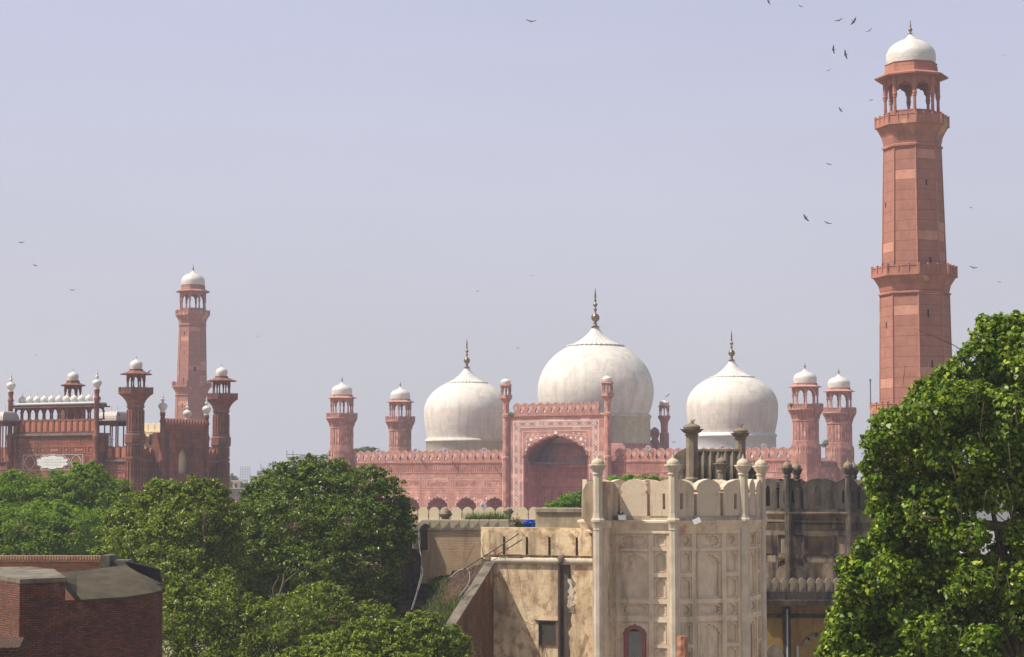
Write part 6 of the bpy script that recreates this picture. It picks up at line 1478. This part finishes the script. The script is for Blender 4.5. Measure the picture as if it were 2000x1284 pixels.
# ---- loudspeakers
G_SP = 'horn loudspeakers fixed to the mosque buildings'
def speaker(px, py, Y, r, yaw, label):
    c = P(px, py, Y); t = thing('loudspeaker', label, 'loudspeaker', tuple(c), group=G_SP)
    def rot(m):
        ob = m; return ob
    d = Vector((math.sin(yaw), -math.cos(yaw), 0)); Q = Matrix.Translation(c) @ d.to_track_quat('Z', 'Y').to_matrix().to_4x4()
    m = M(); m.T = Q; m.lathe([(r * .16, -r * 1.3), (r * .22, -r * .9), (r * .3, -r * .5), (r * .6, -r * .1), (r, .12 * r), (r * 1.04, .16 * r), (r * .94, .16 * r), (r * .5, -r * .12), (r * .2, -r * .4)], 20, cap=False); m.build('horn', M_WHITE, t)
    m = M(); m.T = Q; m.lathe([(.02, -r * 1.9), (r * .3, -r * 1.8), (r * .3, -r * 1.3), (.02, -r * 1.25)], 12); m.lathe([(.01, -.5 * r), (r * .2, -.42 * r), (r * .14, -.1 * r), (.01, -.02 * r)], 10); m.build('driver', M_GREYP, t)
    m = M(); b = c - d * r * 1.2; m.tube([tuple(b), (b.x, b.y, b.z - r * 1.6)], r * .1, 5); m.build('bracket', M_IRON, t)
speaker(216, 859, 226.3, .3, -.3, 'horn loudspeaker hanging in the gatehouse pavilion beside its right front turret')
speaker(944, 989, 175, .3, .3, 'horn loudspeaker above the cream battlements near the first hall arch')
speaker(739, 882, 341, .42, .2, 'leftmost small horn loudspeaker on top of the left hall parapet')
speaker(811, 880.5, 338, .42, .2, 'small horn loudspeaker on the left hall parapet just left of the left dome')
speaker(870, 880.5, 335, .42, .2, 'small horn loudspeaker on the left hall parapet before the left side of the left dome')
speaker(946, 880, 331, .42, .2, 'small horn loudspeaker on the left hall parapet before the right side of the left dome')
speaker(1266, 875.5, 319, .42, .2, 'horn loudspeaker on the hall parapet just right of the portal block')
speaker(1411, 874.5, 314, .42, .2, 'horn loudspeaker on the right hall parapet between the two tall grey pillars')
speaker(1492, 872, 311, .42, .2, 'horn loudspeaker on the right hall parapet before the right dome')
speaker(338, 747, 411.0, .5, -1.5, 'tiny horn loudspeaker sticking out left of the distant minaret balcony')
# ---- birds
G_BD = 'birds wheeling in the sky'
def bird(px, py, w_px, bank, flap, Y, label, yaw=0.0, perched=False):
    s_ = w_px * 1.3 * Y / FPX; m = M(); h = s_ / 2
    sec = [(-1, -.10, -.04, .16 + flap), (-.62, -.02, .17, .12 + flap * .5), (-.3, .02, .24, .06), (-.1, .05, .26, .02), (.1, .05, .26, .02), (.3, .02, .24, .06), (.62, -.02, .17, .12 + flap * .5), (1, -.10, -.04, .16 + flap)]
    top = [[(x * h, lead_ * h * -1 + 0, zz * h + .02 * h) for x, tr, lead_, zz in sec], [(x * h, (tr * -1 + .14 if abs(x) < .9 else .1) * h, zz * h) for x, tr, lead_, zz in sec]]
    m.grid(top, False, True); m.grid([top[1], [(p[0], p[1] - .01 * h, p[2] - .05 * h) for p in top[1]], [(p[0], p[1], p[2] - .05 * h) for p in top[0]], top[0]], False, True)
    # body with head and tail along y
    rows = []
    for y_, r_ in ((-.42, .01), (-.36, .05), (-.28, .065), (-.15, .09), (.05, .085), (.22, .05), (.3, .03)):
        rows.append([(r_ * h * 1.5 * math.cos(t * .785), y_ * h, r_ * h * math.sin(t * .785)) for t in range(8)])
    m.grid(rows, True, True); tl = [(.03, .28, 0), (-.03, .28, 0), (-.11, .52, 0), (0, .47, 0), (.11, .52, 0)]
    m.face([(x * h, y_ * h, .01 * h) for x, y_, _ in tl]); m.face([(x * h, y_ * h, -.01 * h) for x, y_, _ in tl][::-1])
    c = P(px, py, Y); o = m.build('bird', M_BIRD, None, loc=(0, 0, 0)); o.location = c
    o.rotation_euler = (R(90) * (1 if abs(bank) > .8 else .42), bank, yaw); tag(o, label, 'bird', G_BD); return o
BD = [(1037, 42, 17, .1, .1, 'lone dark bird gliding high above the middle of the view'),
 (1501, 3, 11, 1.2, 0, 'dark bird cut by the top edge of the view'), (1564, 13, 9, .5, .2, 'small pale bird near the top edge, left of the flock'),
 (1638, 40, 15, -.35, 0, 'thin-winged pale bird gliding left of the tallest minaret top'), (1667, 42, 15, -.95, 0, 'large dark bird banking steeply beside the top of the tallest minaret'),
 (1698, 60, 12, -.55, .1, 'bird nearest the finial of the tallest minaret'), (1628, 97, 14, 1.5, 0, 'dark bird with upright wings, left of a pair beside the minaret dome'),
 (1652, 107, 15, 1.35, 0, 'dark bird with upright wings, right of a pair beside the minaret dome'), (1618, 138, 8, -.3, 0, 'small bird low left of the minaret eave'),
 (1701, 196, 8, -.3, 0, 'small bird level with the minaret kiosk arches'), (1642, 215, 10, 1.0, .1, 'grey bird tilting below the flock, level with the minaret balcony'),
 (1619, 321, 11, .15, 0, 'bird gliding left of the upper minaret shaft'), (1574, 426, 14, .9, 0, 'bird slanting steeply left of the middle of the minaret'), (1617, 436, 13, .35, 0, 'thin-winged bird close right of the steeply slanting one'),
 (1896, 406, 7, .2, 0, 'tiny bird right of the tallest minaret, midway up'), (1901, 523, 14, .2, 0, 'pale gliding bird right of the minaret middle balcony'), (1952, 551, 7, .2, 0, 'tiny bird above the leafy tree at the right'), (1962, 109, 5, 0, 0, 'tiny speck of a bird near the upper right corner'),
 (42, 474, 11, 0, 0, 'topmost of the small birds at the far left'), (69, 519, 9, .4, .1, 'second small bird down at the far left'), (141, 567, 9, .1, .2, 'dark bird highest above the gatehouse roof'), (71, 694, 5, 0, 0, 'tiny bird just above the gatehouse lotus finials'),
 (933, 569, 6, 0, 0, 'tiny bird above the left marble dome'), (1011, 680, 6, 0, 0, 'tiny bird between the left and middle domes'), (1039, 539, 5, 0, 0, 'speck of a bird left of the middle dome finial'), (504, 657, 4, 0, 0, 'faint speck of a bird right of the distant minaret'),
 (1304, 773, 9, -.6, 0, 'small bird right of the middle dome above the rear turret'), (1316, 864, 7, .1, 0, 'small bird low between the middle and right domes')]
for i, (a, b, w_, bk, fl, lb) in enumerate(BD): bird(a, b, w_, bk, fl, 210 + (i * 37) % 60, lb, .3 * math.sin(i * 2.3))
def perched(px, py, Y, h, label, flip=1):
    c = P(px, py, Y); m = M(); rows = []
    for t, r_ in ((0, .02), (.15, .13), (.4, .19), (.62, .15), (.75, .09), (.84, .11), (.95, .08), (1.02, .02)):
        rows.append([(c.x + flip * (t - .4) * h * .7 + 0, c.y + r_ * h * math.cos(q * .785), c.z + (t * .62) * h + r_ * h * math.sin(q * .785)) for q in range(8)])
    m.grid(rows, True, True); m.tube([(c.x, c.y, c.z + .2 * h), (c.x, c.y, c.z - .05)], .02, 4); m.tube([(c.x + flip * .42 * h, c.y, c.z + .6 * h), (c.x + flip * .55 * h, c.y, c.z + .57 * h)], .012, 4)
    o = m.build('bird', M_BIRD); tag(o, label, 'bird', 'birds perched on the buildings')
perched(290, 730, 224.5, .62, 'dark bird perched on the eave of the front gatehouse turret')
perched(233, 812, 228, .45, 'dark bird perched on the white pavilion roof of the gatehouse', -1)
perched(1209, 1001, 88.0, .0001 + .2, 'small pigeon on the bastion ledge by the left floodlight')

# ================================================================ ground, courtyard, air
m = M(); m.face([(-2600, -60, GROUND), (2600, -60, GROUND), (2600, 3200, GROUND), (-2600, 3200, GROUND)]); o = m.build('ground', M_GROUND, None, loc=(0, 0, GROUND)); tag(o, kind='structure')
m = M().at(HO.x, HO.y, 0, ANG); m.box(-82, 86, -101, 45, GROUND + .01, -11.0); m.at(); o = m.build('courtyard', M_PAVE); tag(o, kind='structure')
HAZE_D = 0.00044
m = M(); m.box(-2700, 2700, -80, 3300, GROUND - 1, 60.0); o = m.build('haze', None or M_WHITE, None, loc=(0, 0, 0)); o.data.materials.clear()
hz, N, L = mk('dusty_air'); pv = N.new('ShaderNodeVolumePrincipled'); pv.inputs['Color'].default_value = (.86, .89, 1.0, 1); pv.inputs['Density'].default_value = HAZE_D; pv.inputs['Anisotropy'].default_value = .2
oo = N.new('ShaderNodeOutputMaterial'); L.new(pv.outputs[0], oo.inputs[1]); o.data.materials.append(hz); tag(o, 'thin dusty haze hanging over the whole view', 'haze', kind='stuff')
